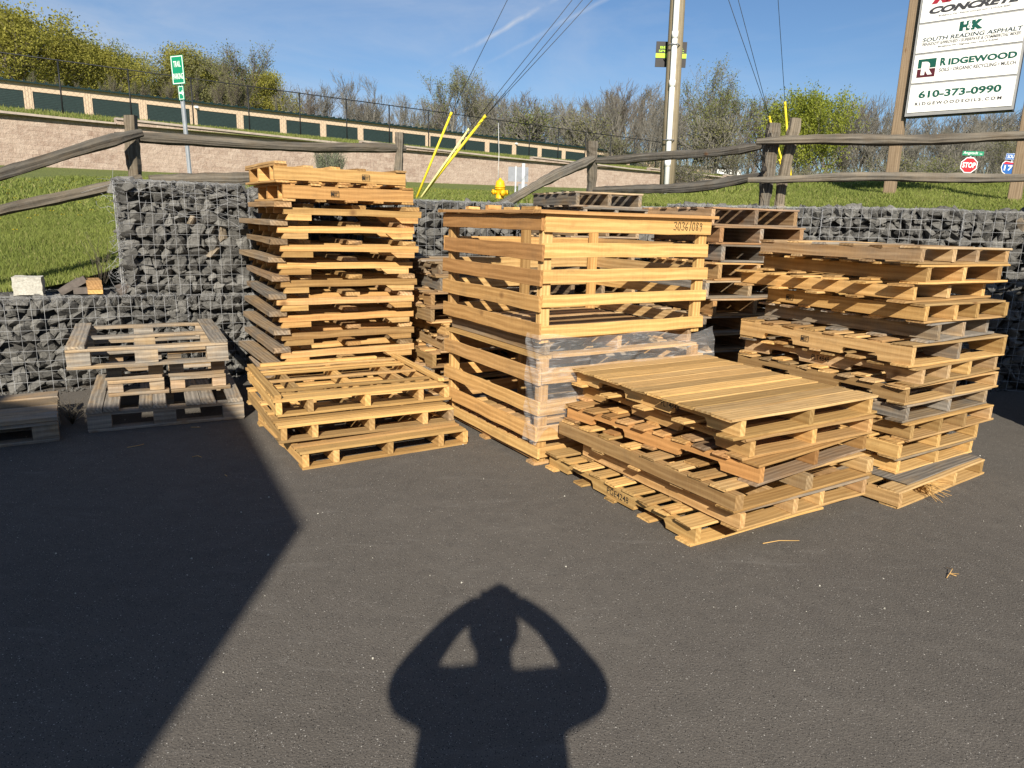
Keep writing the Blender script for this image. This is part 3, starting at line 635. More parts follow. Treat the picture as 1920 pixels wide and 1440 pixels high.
r['fx'] = 0; lettering("stencil", "USA", M['ink'], r, (-.0105, .82, .05), (0, -1, 0), (0, 0, 1), .07, .03)
GT = "pallets of the grey stack behind the crate"
zs = 0
for k in range(13):
    pallet("grey topmost pallet showing above the slatted crate, two open cells" if k == 12 else "weathered pallet just under the grey topmost one behind the slatted crate" if k == 11 else "weathered pallet in the stack hidden behind the slatted crate", GT, (.50+(.10 if k == 11 else random.uniform(-.03, .03)), 6.75), 22, zs, U=.74, V=1.0, H=.1405-.001, oh=.02, nt=6, nb=4, t=.016, w=.85 if k > 10 else .55, h=.1); zs += .1405

# the stack out of frame at right whose shade falls on the ground and the wall
for k in range(15):
    pallet("weathered pallet in the tall stack standing just outside the right edge", "pallets of the stack beyond the right edge", (4.30+random.uniform(-.02, .03), 4.55+random.uniform(-.03, .03)), 2, .135*k, U=1.1, V=1.0, H=.134, nt=7, nb=4, w=.4)

# grey block pallets at left
GG = "grey block pallets at the left"
def gtn(w): return tnt(w, 0, .1, random.uniform(.55, 1.0))
def block_pallet(label, N, yaw, z, U, V, top, H=.14, bl=.095, tb=.022, w=1.0, ground=((.0, .09), (.5, .09), (1., .09)), bw=.15, tt=.03, name="block_pallet"):
    root = empty(name, (N[0], N[1], z), R(yaw)); tag(root, label, "pallet", GG)
    mb = MB()
    for f, b in ground: mb.board((0, f*(V-b), 0), U, b, tb, 'x', gtn(w), rough=.006)
    mb.build("bottom_boards", M['wood'], root)
    for fy in (0, .5, 1):
        for fx in (0, .47, 1):
            mb = MB(); mb.board((fx*(U-bw), fy*(V-.09)+.002, tb+.0005), bw, .088, bl, 'x', gtn(w-.05), segs=2, ch=.003); mb.build("block", M['wood'], root)
    mb = MB()
    for fy in (0, .5, 1): mb.board((0, fy*(V-.09), tb+bl+.001), U, .09, tb, 'x', gtn(w-.08), rough=.005)
    mb.build("stringer_boards", M['wood'], root)
    mb = MB()
    for (x, b) in top: mb.board((x, -.005, 2*tb+bl+.0015), V+.01, b, tt, 'y', gtn(w+.05), segs=5, ch=.004, rough=.006)
    if top: mb.build("top_boards", M['wood'], root)
    return root
block_pallet("grey block pallet lying lowest under the two cut pallet pieces", (-2.985, 4.80), 26.8, 0, 1.04, 1.22, [(.0, .10), (.105, .10), (.33, .09), (.422, .09), (.64, .1), (.742, .1), (.93, .105)])
block_pallet("grey block pallet with an open deck, top of the small left stack", (-3.15, 4.90), 28, .425, 1.07, 1.20, [(.0, .12), (.95, .12)], w=.92, tt=.024, bl=.10)
def piece(label, N, yaw, U, z0):
    root = empty("cut_pallet_piece", (N[0], N[1], z0), R(yaw)); tag(root, label, "pallet piece", "cut pallet pieces")
    z = 0
    for k in range(2):
        mb = MB(); mb.board((-.01*k, .0, z), U+.03*(1-k), .1, .026, 'x', tnt(.7, .3)); mb.board((0, .45, z), U, .1, .026, 'x', tnt(.6, .1)); mb.build("bottom_boards", M['wood'], root)
        for fx in (0, 1):
            for fy in (.01, .46):
                mb = MB(); mb.board((fx*(U-.1), fy, z+.0265), .1, .085, .07, 'x', tnt(.75, .3), segs=2); mb.build("block", M['wood'], root)
        mb = MB(); mb.board((0, .0, z+.098), U, .1, .026, 'x', tnt(.85, .3)); mb.board((0, .45, z+.098), U, .1, .026, 'x', tnt(.7, .2))
        mb.build("top_boards", M['wood'], root); z += .1255
    return root
piece("cut pallet piece on the left, between the two grey block pallets", (-3.02, 5.15), 27, .38, .172)
piece("cut pallet piece on the right, between the two grey block pallets", (-2.64, 5.34), 27, .40, .172)
block_pallet("grey block pallet at the left edge, deck of broad bleached boards", (-4.09, 3.98), 31.5, 0, 1.2, .82, [], H=.16, w=.95)
r = [o for o in bpy.data.objects if o.get('label', '').startswith("grey block pallet at the left edge")][0]
mb = MB()
for (y, b) in ((-.005, .15), (.17, .19), (.385, .19), (.62, .19)): mb.board((0, y, .141), 1.2, b, .034, 'x', tnt(.8 if y < .3 else .7, .12, .06), segs=6, ch=.006, rough=.006)
mb.build("top_boards", M['wood'], r)

# ---------------------------------------------------------------- slatted crates in the middle
GC = "slatted crates stacked in the middle"
def slat_side(root, p0, p1, zs, hgt, th, tints, ends=(0, 0), n_in=1):
    p0, p1 = Vector(p0), Vector(p1); d = p1-p0; L = d.length; a = math.atan2(d.y, d.x)
    for (z, hgt), t in zip(zs, tints):
        mb = MB(); Mx = Matrix.Translation((p0.x, p0.y, z)) @ Matrix.Rotation(a, 4, 'Z')
        mb.board((random.uniform(-.012, .012)-ends[0], 0, 0), L+ends[0]+ends[1]+random.uniform(-.01, .01), th, hgt, 'x', t, segs=7, bow=.003, M=Mx, rough=.004, tilt=0); mb.build("slat", M['wood'], root)
def crate(label, N, yaw, z, U, V, base, H, zsl, zs, tl, tr_, ribs=True):
    root = empty("slatted_crate", (N[0], N[1], z), R(yaw)); tag(root, label, "crate", GC)
    pw = .072
    for (x, y) in ((.02, .02), (U-.02-pw, .02), (.02, V-.02-pw), (U-.02-pw, V-.02-pw)):
        mb = MB(); mb.board((x, y, .0 if base else .002), H-.03, pw, pw*.62, 'z', tnt(.02, .1), segs=6); mb.build("corner_post", M['wood'], root)
    hs = .105
    slat_side(root, (.0, V, 0), (.0, 0, 0), zsl, hs, .018, tl)                    # left face (seen)
    slat_side(root, (0.019, 0, 0), (U, 0, 0), zs, hs, .018, tr_)                # right face (seen)
    slat_side(root, (U, .02, 0), (U, V, 0), zs[:-1] if ribs else zs, hs, .018, [tnt(.1, .1) for _ in zs])
    slat_side(root, (U-.02, V, 0), (.02, V, 0), zs, hs, .018, [tnt(.1, .15) for _ in zs])
    mb = MB(); mb.board((U*.47, V-.075, .005), H-.05, .07, .045, 'z', tnt(.02, .1)); mb.build("middle_post", M['wood'], root)
    return root
CN, CY = (.165, 4.352), 32
pal = (.75, .02, 0)
zl = [(.055, .07), (.165, .10), (.337, .093), (.540, .10)]
c1 = crate("lower slatted crate, wrapped at its right face in clear film", CN, CY, 0, 1.43, 1.33, True, .735, zl, zl, [tnt(.02, .12) for _ in zl], [tnt(.02, .2) for _ in zl], ribs=False)
mb = MB()
for y in (0, .63, 1.24): mb.board((0, y+.02, .0), 1.41, .09, .02, 'x', tnt(.15, .3))
mb.build("bottom_boards", M['wood'], c1)
for x in (.03, .68, 1.35):
    mb = MB(); mb.board((x, .03, .0205), 1.27, .05, .075, 'y', tnt(.05, .45), segs=6); mb.build("runner", M['wood'], c1)
mb = MB()
for q in range(9): mb.board((.03, .03+q*.142, .096), 1.37, .1, .016, 'x', tnt(.25, .15))
mb.build("floor_boards", M['wood'], c1)
mb = MB(); mb.board((.01, .02, .70), 1.3, .10, .022, 'y', tnt(.02, .1)); mb.board((.12, .02, .70), 1.27, .1, .022, 'x', tnt(.1, .1)); mb.build("top_rim", M['wood'], c1)
zuL = [(.028, .10), (.20, .098), (.358, .098), (.512, .10), (.690, .10)]; zuR = [(.03, .082), (.228, .074), (.376, .084), (.53, .090), (.683, .112)]
ltint = [(.55, .02, .35), (.6, .02, .30), (.45, .05, .62), (.4, .06, .72), (.4, .05, .7), (.5, .03, .5)]
c2 = crate("upper slatted crate of fresh pine with a handwritten number on its top slat", (CN[0]-.01, CN[1]+.005), CY, .80, 1.435, 1.33, False, .82, zuL, zuR, ltint, [(.82, .0, .05), (.9, .0, 0), (.72, .0, .05), (.85, .0, 0), (.75, .0, .08)])
mb = MB()
for (x, y, L, ax, b) in ((-.03, -.03, 1.50, 'x', .09), (-.03, 1.27, 1.50, 'x', .09)): mb.board((x, y, .792), L, b, .022, ax, tnt(.0, .55))
mb.board((-.03, .062, .792), 1.2, .085, .021, 'y', tnt(.0, .45)); mb.board((1.37, .062, .792), 1.2, .085, .021, 'y', tnt(.02, .45)); mb.build("top_rim", M['wood'], c2)
mb = MB(); mb.board((.1, .5, .815), .12, .05, .018, 'y', tnt(0, .2)); mb.board((.0, .93, .815), .09, .05, .02, 'x', tnt(0, .0)); mb.board((.04, .72, .815), .1, .045, .03, 'x', tnt(0, .6)); mb.board((.02, .12, .815), .15, .05, .02, 'y', tnt(.0, .3)); mb.build("loose_offcuts", M['wood'], c2)
pb = MB()
for q in range(9): pb.board((.06, .04+q*.143, .012), 1.31, .105, .016, 'x', tnt(.35, .2))
pb.build("floor_boards", M['wood'], c2)
mb = MB(); mb.board((.07, .03, -.075), 1.28, .04, .088, 'y', tnt(.6, .1), segs=6); mb.build("floor_bearer", M['wood'], c2)
mb = MB(); mb.board((.66, .03, -.075), 1.28, .04, .088, 'y', tnt(.3, .2)); mb.build("floor_bearer", M['wood'], c2)
mb = MB(); mb.board((1.31, .03, -.075), 1.28, .04, .088, 'y', tnt(.3, .2)); mb.build("floor_bearer", M['wood'], c2)
# handwriting on the top slat: strokes of a marker
DIG = {'3': [[(.05, .9), (.5, 1), (.75, .8), (.35, .55), (.75, .35), (.55, .05), (.0, .1)]], '0': [[(.4, 1), (.05, .6), (.1, .1), (.5, .0), (.75, .4), (.65, .9), (.4, 1)]], '6': [[(.6, 1), (.15, .6), (.05, .2), (.4, 0), (.65, .2), (.5, .42), (.1, .3)]],
       '1': [[(.45, 1.1), (.15, -.05)]], '8': [[(.7, .85), (.35, 1), (.15, .75), (.6, .35), (.5, .05), (.15, .1), (.25, .45), (.7, .85)]], '9': [[(.65, .8), (.3, .95), (.1, .65), (.4, .5), (.65, .8), (.55, .3), (.4, -.05)]]}
mb = MB(); x = 1.07
for ch in "30361089":
    for st in DIG[ch]:
        P = [Vector((x+a*.036, -.0022,   .712+b*.055)) for a, b in st]
        mb.tube(P, .0022, 4)
    x += .026 if ch == '1' else .036
mb.build("handwritten_number", M['ink'], c2)
# clear film draped over the joint of the crates on the right face
def film():
    nu, nv = 60, 26; u = np.linspace(0, 1, nu); v = np.linspace(0, 1, nv); Uu, Vv = np.meshgrid(u, v)
    ph = rng.random(8)*6.28
    rip = .008*np.sin(Uu*17+Vv*5+ph[0])+.005*np.sin(Uu*31-Vv*11+ph[1])+.005*np.sin(Uu*9+Vv*17+ph[2])
    top = .845+.03*np.sin(Uu*5+1)+.02*np.sin(Uu*13)-.05*np.exp(-((Uu-.18)/.12)**2)
    bot = np.where(Uu < .27, .16+.1*np.abs(np.sin(Uu*21)), .56+.06*np.sin(Uu*11+1)*Uu+.03*np.sin(Uu*37))
    X = -.03+Uu*1.51; Y = -.032-.020*np.sin(Vv*3.1)+rip-.05*(Uu > .93)*Vv; Z = bot+(top-bot)*(1-Vv)
    A = np.stack([X, Y, Z], -1)
    # wrap around the near corner post
    k = 8; wu = np.linspace(0, 1, k)[::-1]; B = []
    for q in wu[:-1]: B.append(np.stack([np.full(nv, -.034)+.008*np.sin(v*21+q*9), -.03+q*.13+0*v, Z[:, 0]+(.02*q)*np.sin(v*9)], -1))
    B = np.stack(B, 1); P = np.concatenate([B, A], 1); n = P.shape[1]; Vx = P.reshape(-1, 3)
    i, j = np.meshgrid(np.arange(nv-1), np.arange(n-1), indexing='ij'); a = i*n+j
    o = npmesh("plastic_film", Vx, np.stack([a, a+1, a+n+1, a+n], -1).reshape(-1, 4), M['film'], smooth=True)
    g = o.data.attributes.new("gco", 'FLOAT_VECTOR', 'POINT'); g.data.foreach_set("vector", (Vx*np.array([1, 1, 2.])).astype('f').ravel())
    o.location = (CN[0], CN[1], 0); o.rotation_euler = (0, 0, R(CY)); tag(o, "torn clear stretch film clinging to the right face of the lower crate", "plastic film")
film()

# ---------------------------------------------------------------- split rail fences
def rail(name, root, p0, p1, h=.11, w=.085, sag=.02, tw=.6, taper=True, twist=0.):
    p0, p1 = Vector(p0), Vector(p1); d = (p1-p0); L = d.length; d.normalize(); side = d.cross(Vector((0, 0, 1))).normalized() if abs(d.z) < .9 else d.cross(Vector((0, 1, 0))).normalized(); up = side.cross(d)
    mb = MB(); vs, gs = [], []; n = 28; r0 = random.uniform(0, 40); prof = [(-.5, -.38), (-.1, -.52), (.42, -.40), (.52, .05), (.30, .46), (-.15, .5), (-.5, .2)]
    prof = [(a+random.uniform(-.06, .06), b+random.uniform(-.06, .06)) for a, b in prof]; k = len(prof)
    ph = [random.uniform(0, 6) for _ in range(4)]
    for i in range(n+1):
        t = i/n; s = .62+.38*min(1, min(t, 1-t)*9) if taper else 1
        s *= 1+.09*math.sin(t*7+ph[0])+.05*math.sin(t*19+ph[1])
        c = p0+d*(L*t)-up*(sag*4*t*(1-t))+up*.012*math.sin(t*8+ph[2])+side*.015*math.sin(t*6+ph[3])
        a0 = twist*t
        for (a, b) in prof:
            a, b = a*math.cos(a0)-b*math.sin(a0), a*math.sin(a0)+b*math.cos(a0)
            j = random.uniform(.91, 1.08); vs.append(c+side*(a*w*s*j)+up*(b*h*s*j)); gs.append((L*t+r0, a*w+r0, b*h+r0))
    fs = [tuple(range(k)), tuple(range(n*k, n*k+k))]+[(i*k+q, i*k+(q+1) % k, i*k+k+(q+1) % k, i*k+k+q) for i in range(n) for q in range(k)]
    mb.add(vs, fs, (random.uniform(.25, .7), tw, .05), gs); return mb.build(name, M['rail'], root)
def fpost(root, x, y, top, w=.12, d=.10, lean=(0, 0), tw=.5, z=None):
    zb = (tz(x, y) if z is None else z)-.3; return rail("post", root, (x-lean[0]*.5, y-lean[1]*.5, zb), (x+lean[0]*.5, y+lean[1]*.5, top), h=w, w=d, sag=0, tw=tw, taper=False)
f1 = empty("split_rail_fence", (-3.89, 7.5, 1.5)); tag(f1, "weathered split rail fence climbing from the left edge past the green trail sign", "fence")
def kids(root):
    for o in root.children: o.matrix_parent_inverse = Matrix.Translation(-root.location)
fpost(f1, -3.87, 7.5, 2.46, .125, .10, (-.05, 0), tw=.45); fpost(f1, -1.53, 9.5, 2.59, .12, .11, tw=.7)
rail("rail", f1, (-4.02, 7.42, 2.245), (-1.45, 9.56, 2.395), .108, .08, .012, .75)
rail("rail", f1, (-3.78, 7.56, 1.86), (-1.45, 9.56, 2.0), .13, .08, 0, .75)
rail("rail", f1, (-5.35, 5.25, 1.30), (-3.75, 7.42, 2.285), .105, .075, 0, .8, twist=.3)
rail("rail", f1, (-5.55, 5.3, 1.06), (-3.8, 7.42, 1.865), .105, .08, 0, .75, twist=.2)
fpost(f1, -5.55, 5.05, 1.65, .125, .10, tw=.5, z=.8)
kids(f1)
f2 = empty("split_rail_fence", (2.76, 7.9, 1.7)); tag(f2, "dark weathered split rail fence running from the centre to the right edge above the stones", "fence")
fpost(f2, .99, 10, 2.60, .15, .13, tw=.8); fpost(f2, 2.63, 7.85, 2.60, .15, .13, (.07, 0), tw=.75); fpost(f2, 2.80, 7.80, 2.655, .085, .10, (.08, 0), tw=.5)
rail("rail", f2, (.99, 10, 2.37), (2.60, 7.9, 2.395), .098, .08, .035, .95); rail("rail", f2, (.99, 10, 1.98), (2.60, 7.9, 2.08), .105, .085, .06, 1.0)
rail("rail", f2, (2.45, 7.72, 2.40), (5.0, 6.98, 2.44), .092, .08, -.008, .75); rail("rail", f2, (2.40, 7.72, 2.035), (5.0, 6.98, 2.085), .082, .08, .0, .75)
rail("rail", f2, (4.95, 6.98, 2.44), (7.6, 6.4, 2.46), .09, .08, 0, .75); rail("rail", f2, (4.95, 6.98, 2.08), (7.6, 6.4, 2.1), .12, .09, 0, .75)
fpost(f2, 5.02, 7.0, 2.68, .13, .12, tw=.5)
mb = MB()
for (x, z) in ((2.60, 2.47), (2.575, 2.14)): mb.lathe([(.0, 0), (.026, 0), (.026, .004), (0, .004)], (0, 0, 0), 14); mb.v = mb.v[:-56]+[(x+a, 7.768-c, z+b*1.25) for a, b, c in mb.v[-56:]]
mb.build("hole_shade_disc", M['ink'], f2)  # flat black discs paint the shade inside the post's mortise holes
mb = MB(); mb.tube([(2.60+.02*math.sin(t*2.2), 7.74, 1.72+.11*t) for t in np.linspace(0, 8, 30)], .003, 4); mb.build("dead_vine", M['bark'], f2)
kids(f2)
fr = empty("fallen_rail", (-.2, 9.3, 1.7)); tag(fr, "fallen split rail slanting down from the middle fence post toward the yellow hydrant", "fence rail"); rail("rail", fr, (1.0, 9.92, 2.40), (-.45, 8.95, 1.60), .115, .09, 0, .85); kids(fr)

# ---------------------------------------------------------------- poles, guards and guys
pole = empty("utility_pole", (2.94, 14.5, tz(2.94, 14.5))); tag(pole, "tall wooden utility pole with a white conduit up its front", "utility pole")
B0, B1 = Vector((2.95, 14.5, 1.6)), Vector((2.66, 14.5, 18.5))
mb = MB(); mb.tube([B0.lerp(B1, t) for t in np.linspace(0, 1, 9)], [.150-.045*t for t in np.linspace(0, 1, 9)], 18, (.5, .3, .1)); mb.build("shaft", M['post'], pole)
off = Vector((-.05, -.178, 0)); mb = MB(); mb.tube([B0.lerp(B1, t)+off*(1-.25*t) for t in np.linspace(.02, .95, 9)], .052, 14)
for z in (.065, .15, .20, .36): c = B0.lerp(B1, z)+off*(1-.25*z); mb.tube([c-Vector((0, 0, .06)), c+Vector((0, 0, .06))], .059, 14)
mb.build("conduit", M['pvc'], pole)
mb = MB()
for z in (.19, .27, .09): c = B0.lerp(B1, z)+off*(1-.25*z); mb.tube([c+Vector((-.11, .06, 0)), c+Vector((-.06, -.06, 0)), c+Vector((.06, -.06, 0)), c+Vector((.11, .06, 0))], .012, 5)
mb.build("conduit_strap", M['signback'], pole); kids(pole)
# the small black sign hung behind the pole, two plates seen on either side
ps = empty("pole_sign", (2.87, 14.71, 4.72)); ps.scale = (.86, 1, .84); tag(ps, "black and lime advertising sign fixed behind the utility pole", "sign")
mb = MB(); mb.box(-.34, .34, -.01, .01, -.27, .27); mb.build("board", M['blackboard'], ps)
mb = MB(); mb.box(-.342, .342, -.013, -.0105, -.075, .02); mb.build("lime_stripe", M['lime'], ps)
for s, x, z, w in (("BE", -.25, .12, .13), ("SPE", -.28, .045, .17), ("R", .20, .12, .06), ("LLC", .16, .045, .12)): lettering("lettering", s, M['lime'], ps, (x, -.0125, z), (1, 0, 0), (0, 0, 1), w, .05, .01)
for s, x, z, w in (("R", .17, -.17, .07), ("L", .16, -.26, .06)): lettering("lettering", s, M['white'], ps, (x, -.0125, z), (1, 0, 0), (0, 0, 1), w, .08, .02)
ptop = lambda z: B0.lerp(B1, (z-1.6)/16.9)
CR = Matrix.Rotation(R(77), 3, 'X') @ Matrix.Rotation(.028, 3, 'Z')
def along(px, py, d):
    v = CR @ Vector(((px-960)/1332, -(py-720)/1332, -1)); return Vector((0, 0, 1.55))+v*(d/v.y)
def guard(label, a, b, mat, tops, w=.028):
    a, b = Vector(a), Vector(b); g = empty("guy_guard", a); tag(g, label, "guy guard", "yellow guy wire guards")
    mb = MB(); mb.tube([a-(b-a)*.04, a.lerp(b, .5), b], w, 10); mb.build("sleeve", mat, g)
    mb = MB(); mb.tube([b-(b-a)*.02, b+(b-a).normalized()*.06], w*1.15, 10); mb.build("sleeve_end", mat, g); kids(g)
    for lab, zt in tops:
        p = ptop(zt); mb = MB(); mb.tube([b, b.lerp(p, .5)-Vector((0, 0, .03)), p], .0072, 5); tag(mb.build("guy_wire", M['cable'], None), lab, "wire", "guy wires")
pz = lambda px, py: along(px, py, 14.5).z
guard("steepest yellow guard of the left three", (-2.52, 18, 1.9), along(845, 215, 18), M['yellow'], [("leftmost guy wire, steep, rising from the steepest left guard", pz(1285, -739))])
guard("pale middle guard of the left three", (-2.45, 18, 1.9), along(877, 245, 18), M['pale_yellow'], [("guy wire rising from the pale middle guard", pz(1270, -273))], .024)
guard("longest, flattest yellow guard of the left three", (-2.46, 18.1, 1.92), along(908, 220, 18), M['yellow'], [("upper of the two close guy wires from the flattest guard", pz(1272, -190)), ("lower of the two close guy wires from the flattest guard", pz(1272, -235))], .032)
guard("yellow guard left of the double fence post", (7.5, 20, 2.3), along(1443, 222, 20), M['yellow'], [("guy wire nearest the utility pole on its right", pz(1280, -242)), ("middle guy wire right of the utility pole", pz(1280, -361))])
guard("upright yellow guard right of the double fence post", (7.45, 19.9, 2.3), along(1472, 195, 20), M['yellow'], [("rightmost guy wire, almost upright, above the double fence post", 16.8)])
guard("short yellow guard low behind the double fence post", (7.62, 20.2, 2.3), (7.1, 20.2, 3.3), M['yellow'], [])

# ---------------------------------------------------------------- hydrant and small things on the lawn
def hydrant():
    x, y = -.59, 25; z = tz(x, y)-.02; h = empty("fire_hydrant", (x, y, z)); tag(h, "bright yellow fire hydrant on the lawn behind the crate", "fire hydrant")
    mb = MB(); mb.lathe([(.18, 0), (.18, .04), (.14, .05), (.135, .34), (.14, .46), (.17, .47), (.17, .50), (.14, .51)]); mb.build("barrel", M['hydrant'], h)
    mb = MB(); mb.lathe([(.178, .515), (.178, .55), (.155, .56), (.15, .64), (.13, .71), (.08, .75), (.045, .755), (.04, .80), (.03, .805)]); mb.build("bonnet", M['hydrant'], h)
    for s, nm in ((1, "hose_nozzle"), (-1, "hose_nozzle")):
        mb = MB(); mb.tube([(s*.13, 0, .38), (s*.22, 0, .38)], .06, 14); mb.tube([(s*.22, 0, .38), (s*.275, 0, .38)], .08, 8); mb.tube([(s*.275, 0, .38), (s*.30, 0, .38)], .03, 6); mb.build(nm, M['hydrant'], h)
    mb = MB(); mb.tube([(0, -.13, .36), (0, -.22, .36)], .085, 16); mb.tube([(0, -.22, .36), (0, -.27, .36)], .10, 8); mb.build("pumper_nozzle", M['hydrant'], h); h.rotation_euler = (0, 0, R(28)); h.scale = (1.05, 1.05, 1.1)
hydrant()
def post_u(root, x, y, z0, z1, w=.03): mb = MB(); mb.box(x-w, x+w, y, y+.015, z0, z1); mb.box(x-w, x-w+.012, y-.02, y, z0, z1); mb.box(x+w-.012, x+w, y-.02, y, z0, z1); return mb.build("post", M['galv'], root)
t_ = empty("trail_sign", (-6.23, 14, tz(-6.33, 14))); tag(t_, "green trail parking sign with an arrow plate on a steel post", "sign")
post_u(t_, 0, .03, -.2, 4.30-t_.location.z, .035)
def plate(root, name, x, z, w, h, mat, border=None, y=0., thick=.006, bw=.012):
    mb = MB(); mb.box(x-w/2, x+w/2, y, y+thick, z-h/2, z+h/2); p = mb.build(name, mat, root)
    if border:
        mb = MB(); a, b = w/2-.012, h/2-.012
        for (x0, x1, z0, z1) in ((-a, a, b-bw, b), (-a, a, -b, -b+bw), (-a, -a+bw, -b+bw, b-bw), (a-bw, a, -b+bw, b-bw)): mb.box(x+x0, x+x1, y-.003, y-.0005, z+z0, z+z1)
        mb.build("border", border, root)
    return p
zz = t_.location.z
plate(t_, "plate", -.02, 4.08-zz, .285, .50, M['green_sign'], M['white'])
lettering("lettering", "TRAIL", M['white'], t_, (-.10, -.004, 4.13-zz), (1, 0, 0), (0, 0, 1), .16, .10, .008); lettering("lettering", "PARKING", M['white'], t_, (-.135, -.004, 3.92-zz), (1, 0, 0), (0, 0, 1), .23, .10, .006)
plate(t_, "arrow_plate", .01, 3.68-zz, .13, .25, M['green_sign'], M['white'], bw=.008)
mb = MB(); mb.box(-.04, .03, -.003, -.0005, 3.665-zz, 3.695-zz); mb.add([(.03, -.003, 3.63-zz), (.075, -.003, 3.68-zz), (.03, -.003, 3.73-zz)], [(0, 1, 2)]); mb.build("arrow", M['white'], t_, fix=False)
t_.rotation_euler = (0, R(-2), R(-18))
sb = empty("road_sign", (-.02, 24, tz(0, 24))); tag(sb, "grey backs of two road signs on steel posts right of the hydrant", "sign")
b = sb.location.z; post_u(sb, -.05, .0, -.1, 3.25-b, .025); post_u(sb, .20, .02, -.1, 3.35-b, .05)
plate(sb, "plate", .04, 3.0-b, .66, .46, M['signback'], y=.045); plate(sb, "small_plate", .20, 2.58-b, .30, .26, M['signback'], y=.06); sb.rotation_euler = (0, 0, R(8))
mk = empty("marker_stake", (5.3, 22, tz(5.3, 22))); tag(mk, "small red marker on a short stake in the grass", "marker"); mb = MB(); mb.tube([(0, 0, 0), (0, 0, .22)], .015, 6); mb.build("stake", M['white'], mk); mb = MB(); mb.box(-.06, .06, -.03, .03, .12, .34); mb.build("red_cap", M['red'], mk)
cb = empty("utility_box", (7.25, 20.6, tz(7.25, 20.6))); tag(cb, "small pale utility pedestal beside the guards behind the double fence post", "utility box"); mb = MB(); mb.box(-.1, .1, -.1, .1, -.1, .42); mb.box(-.12, .12, -.12, .12, .42, .5); mb.build("cabinet", M['white'], cb); mb = MB(); mb.box(.3, .75, -.1, .2, -.1, .32); mb.build("lower_cabinet", M['signback'], cb)
# marker stake in front of the storage fence: tall whip
wm = empty("snow_marker", (-1.25, 47, 3.9)); tag(wm, "thin white marker rod standing before the block wall above the hydrant", "marker"); mb = MB(); hz_ = along(924, 230, 47).z-3.9; mb.tube([(0, 0, -.2), (.02, 0, hz_*.5), (-.06, 0, hz_)], [.016, .014, .009], 5); mb.build("rod", M['white'], wm)

# stop sign, street name, interstate shield
st = empty("stop_sign", (18.05, 30, 1.95)); st.scale = (.82, .82, .84); tag(st, "red stop sign with a green street name blade on top", "sign"); post_u(st, 0, .03, 0, 3.1, .035)
def octa(r, y0, y1): mb = MB(); P = [(r*math.cos(R(22.5+45*k)), r*math.sin(R(22.5+45*k))) for k in range(8)]; mb.add([(x, y0, z+2.68) for x, z in P]+[(x, y1, z+2.68) for x, z in P], [tuple(range(8)), tuple(range(8, 16))]+[(k, (k+1) % 8, 8+(k+1) % 8, 8+k) for k in range(8)]); return mb
octa(.385, 0, .005).build("border", M['white'], st); octa(.345, -.004, -.0005).build("plate", M['red'], st); lettering("lettering", "STOP", M['white'], st, (-.28, -.006, 2.56), (1, 0, 0), (0, 0, 1), .56, .25, .03)
mb = MB(); mb.box(-.38, .52, -.012, -.006, 3.12, 3.32); mb.build("street_name_blade", M['green_sign'], st); lettering("lettering", "Angstadt", M['white'], st, (-.34, -.014, 3.145), (1, 0, 0), (0, 0, 1), .62, .16, .004); lettering("lettering", "La", M['white'], st, (.36, -.014, 3.18), (1, 0, 0), (0, 0, 1), .10, .07, .01)
st.rotation_euler = (0, R(2.5), R(-22))
i7 = empty("route_sign", (18.42, 28, 1.8)); i7.scale = (.9, .9, .9); tag(i7, "blue interstate route sign beside the right leg of the big sign", "sign"); post_u(i7, 0, .03, 0, 3.0, .03)
plate(i7, "direction_plate", 0, 2.86, .52, .25, M['blue'], M['white'], bw=.008); lettering("lettering", "SOUTH", M['white'], i7, (-.2, -.004, 2.79), (1, 0, 0), (0, 0, 1), .4, .14, .01)
P = [(-.30, .17), (-.22, .25), (0, .21), (.22, .25), (.30, .17), (.33, 0), (.26, -.18), (0, -.34), (-.26, -.18), (-.33, 0)]
def shield(s, y, mat, nm, cut=None): mb = MB(); Q_ = [(x*s, z*s) for x, z in P if cut is None or cut(z)]; mb.add([(x, y, z+2.42) for x, z in Q_], [tuple(range(len(Q_)))]); mb.build(nm, mat, i7, fix=False)
shield(1.06, .002, M['white'], "shield_border"); shield(.98, -.001, M['blue'], "shield"); mb = MB(); mb.add([(-.285, -.003, 2.555), (.285, -.003, 2.555), (.22, -.003, 2.655), (0, -.003, 2.615), (-.22, -.003, 2.655)], [(0, 1, 2, 3, 4)]); mb.build("shield_crown", M['red'], i7, fix=False)
lettering("lettering", "176", M['white'], i7, (-.23, -.005, 2.30), (1, 0, 0), (0, 0, 1), .46, .21, .015); plate(i7, "arrow_plate", 0, 1.92, .5, .34, M['blue'], M['white'], bw=.008); mb = MB(); mb.add([(-.08, -.004, 1.9), (.08, -.004, 1.9), (0, -.004, 2.03)], [(0, 1, 2)]); mb.build("arrow", M['white'], i7, fix=False)
i7.rotation_euler = (0, R(2.5), R(-25))

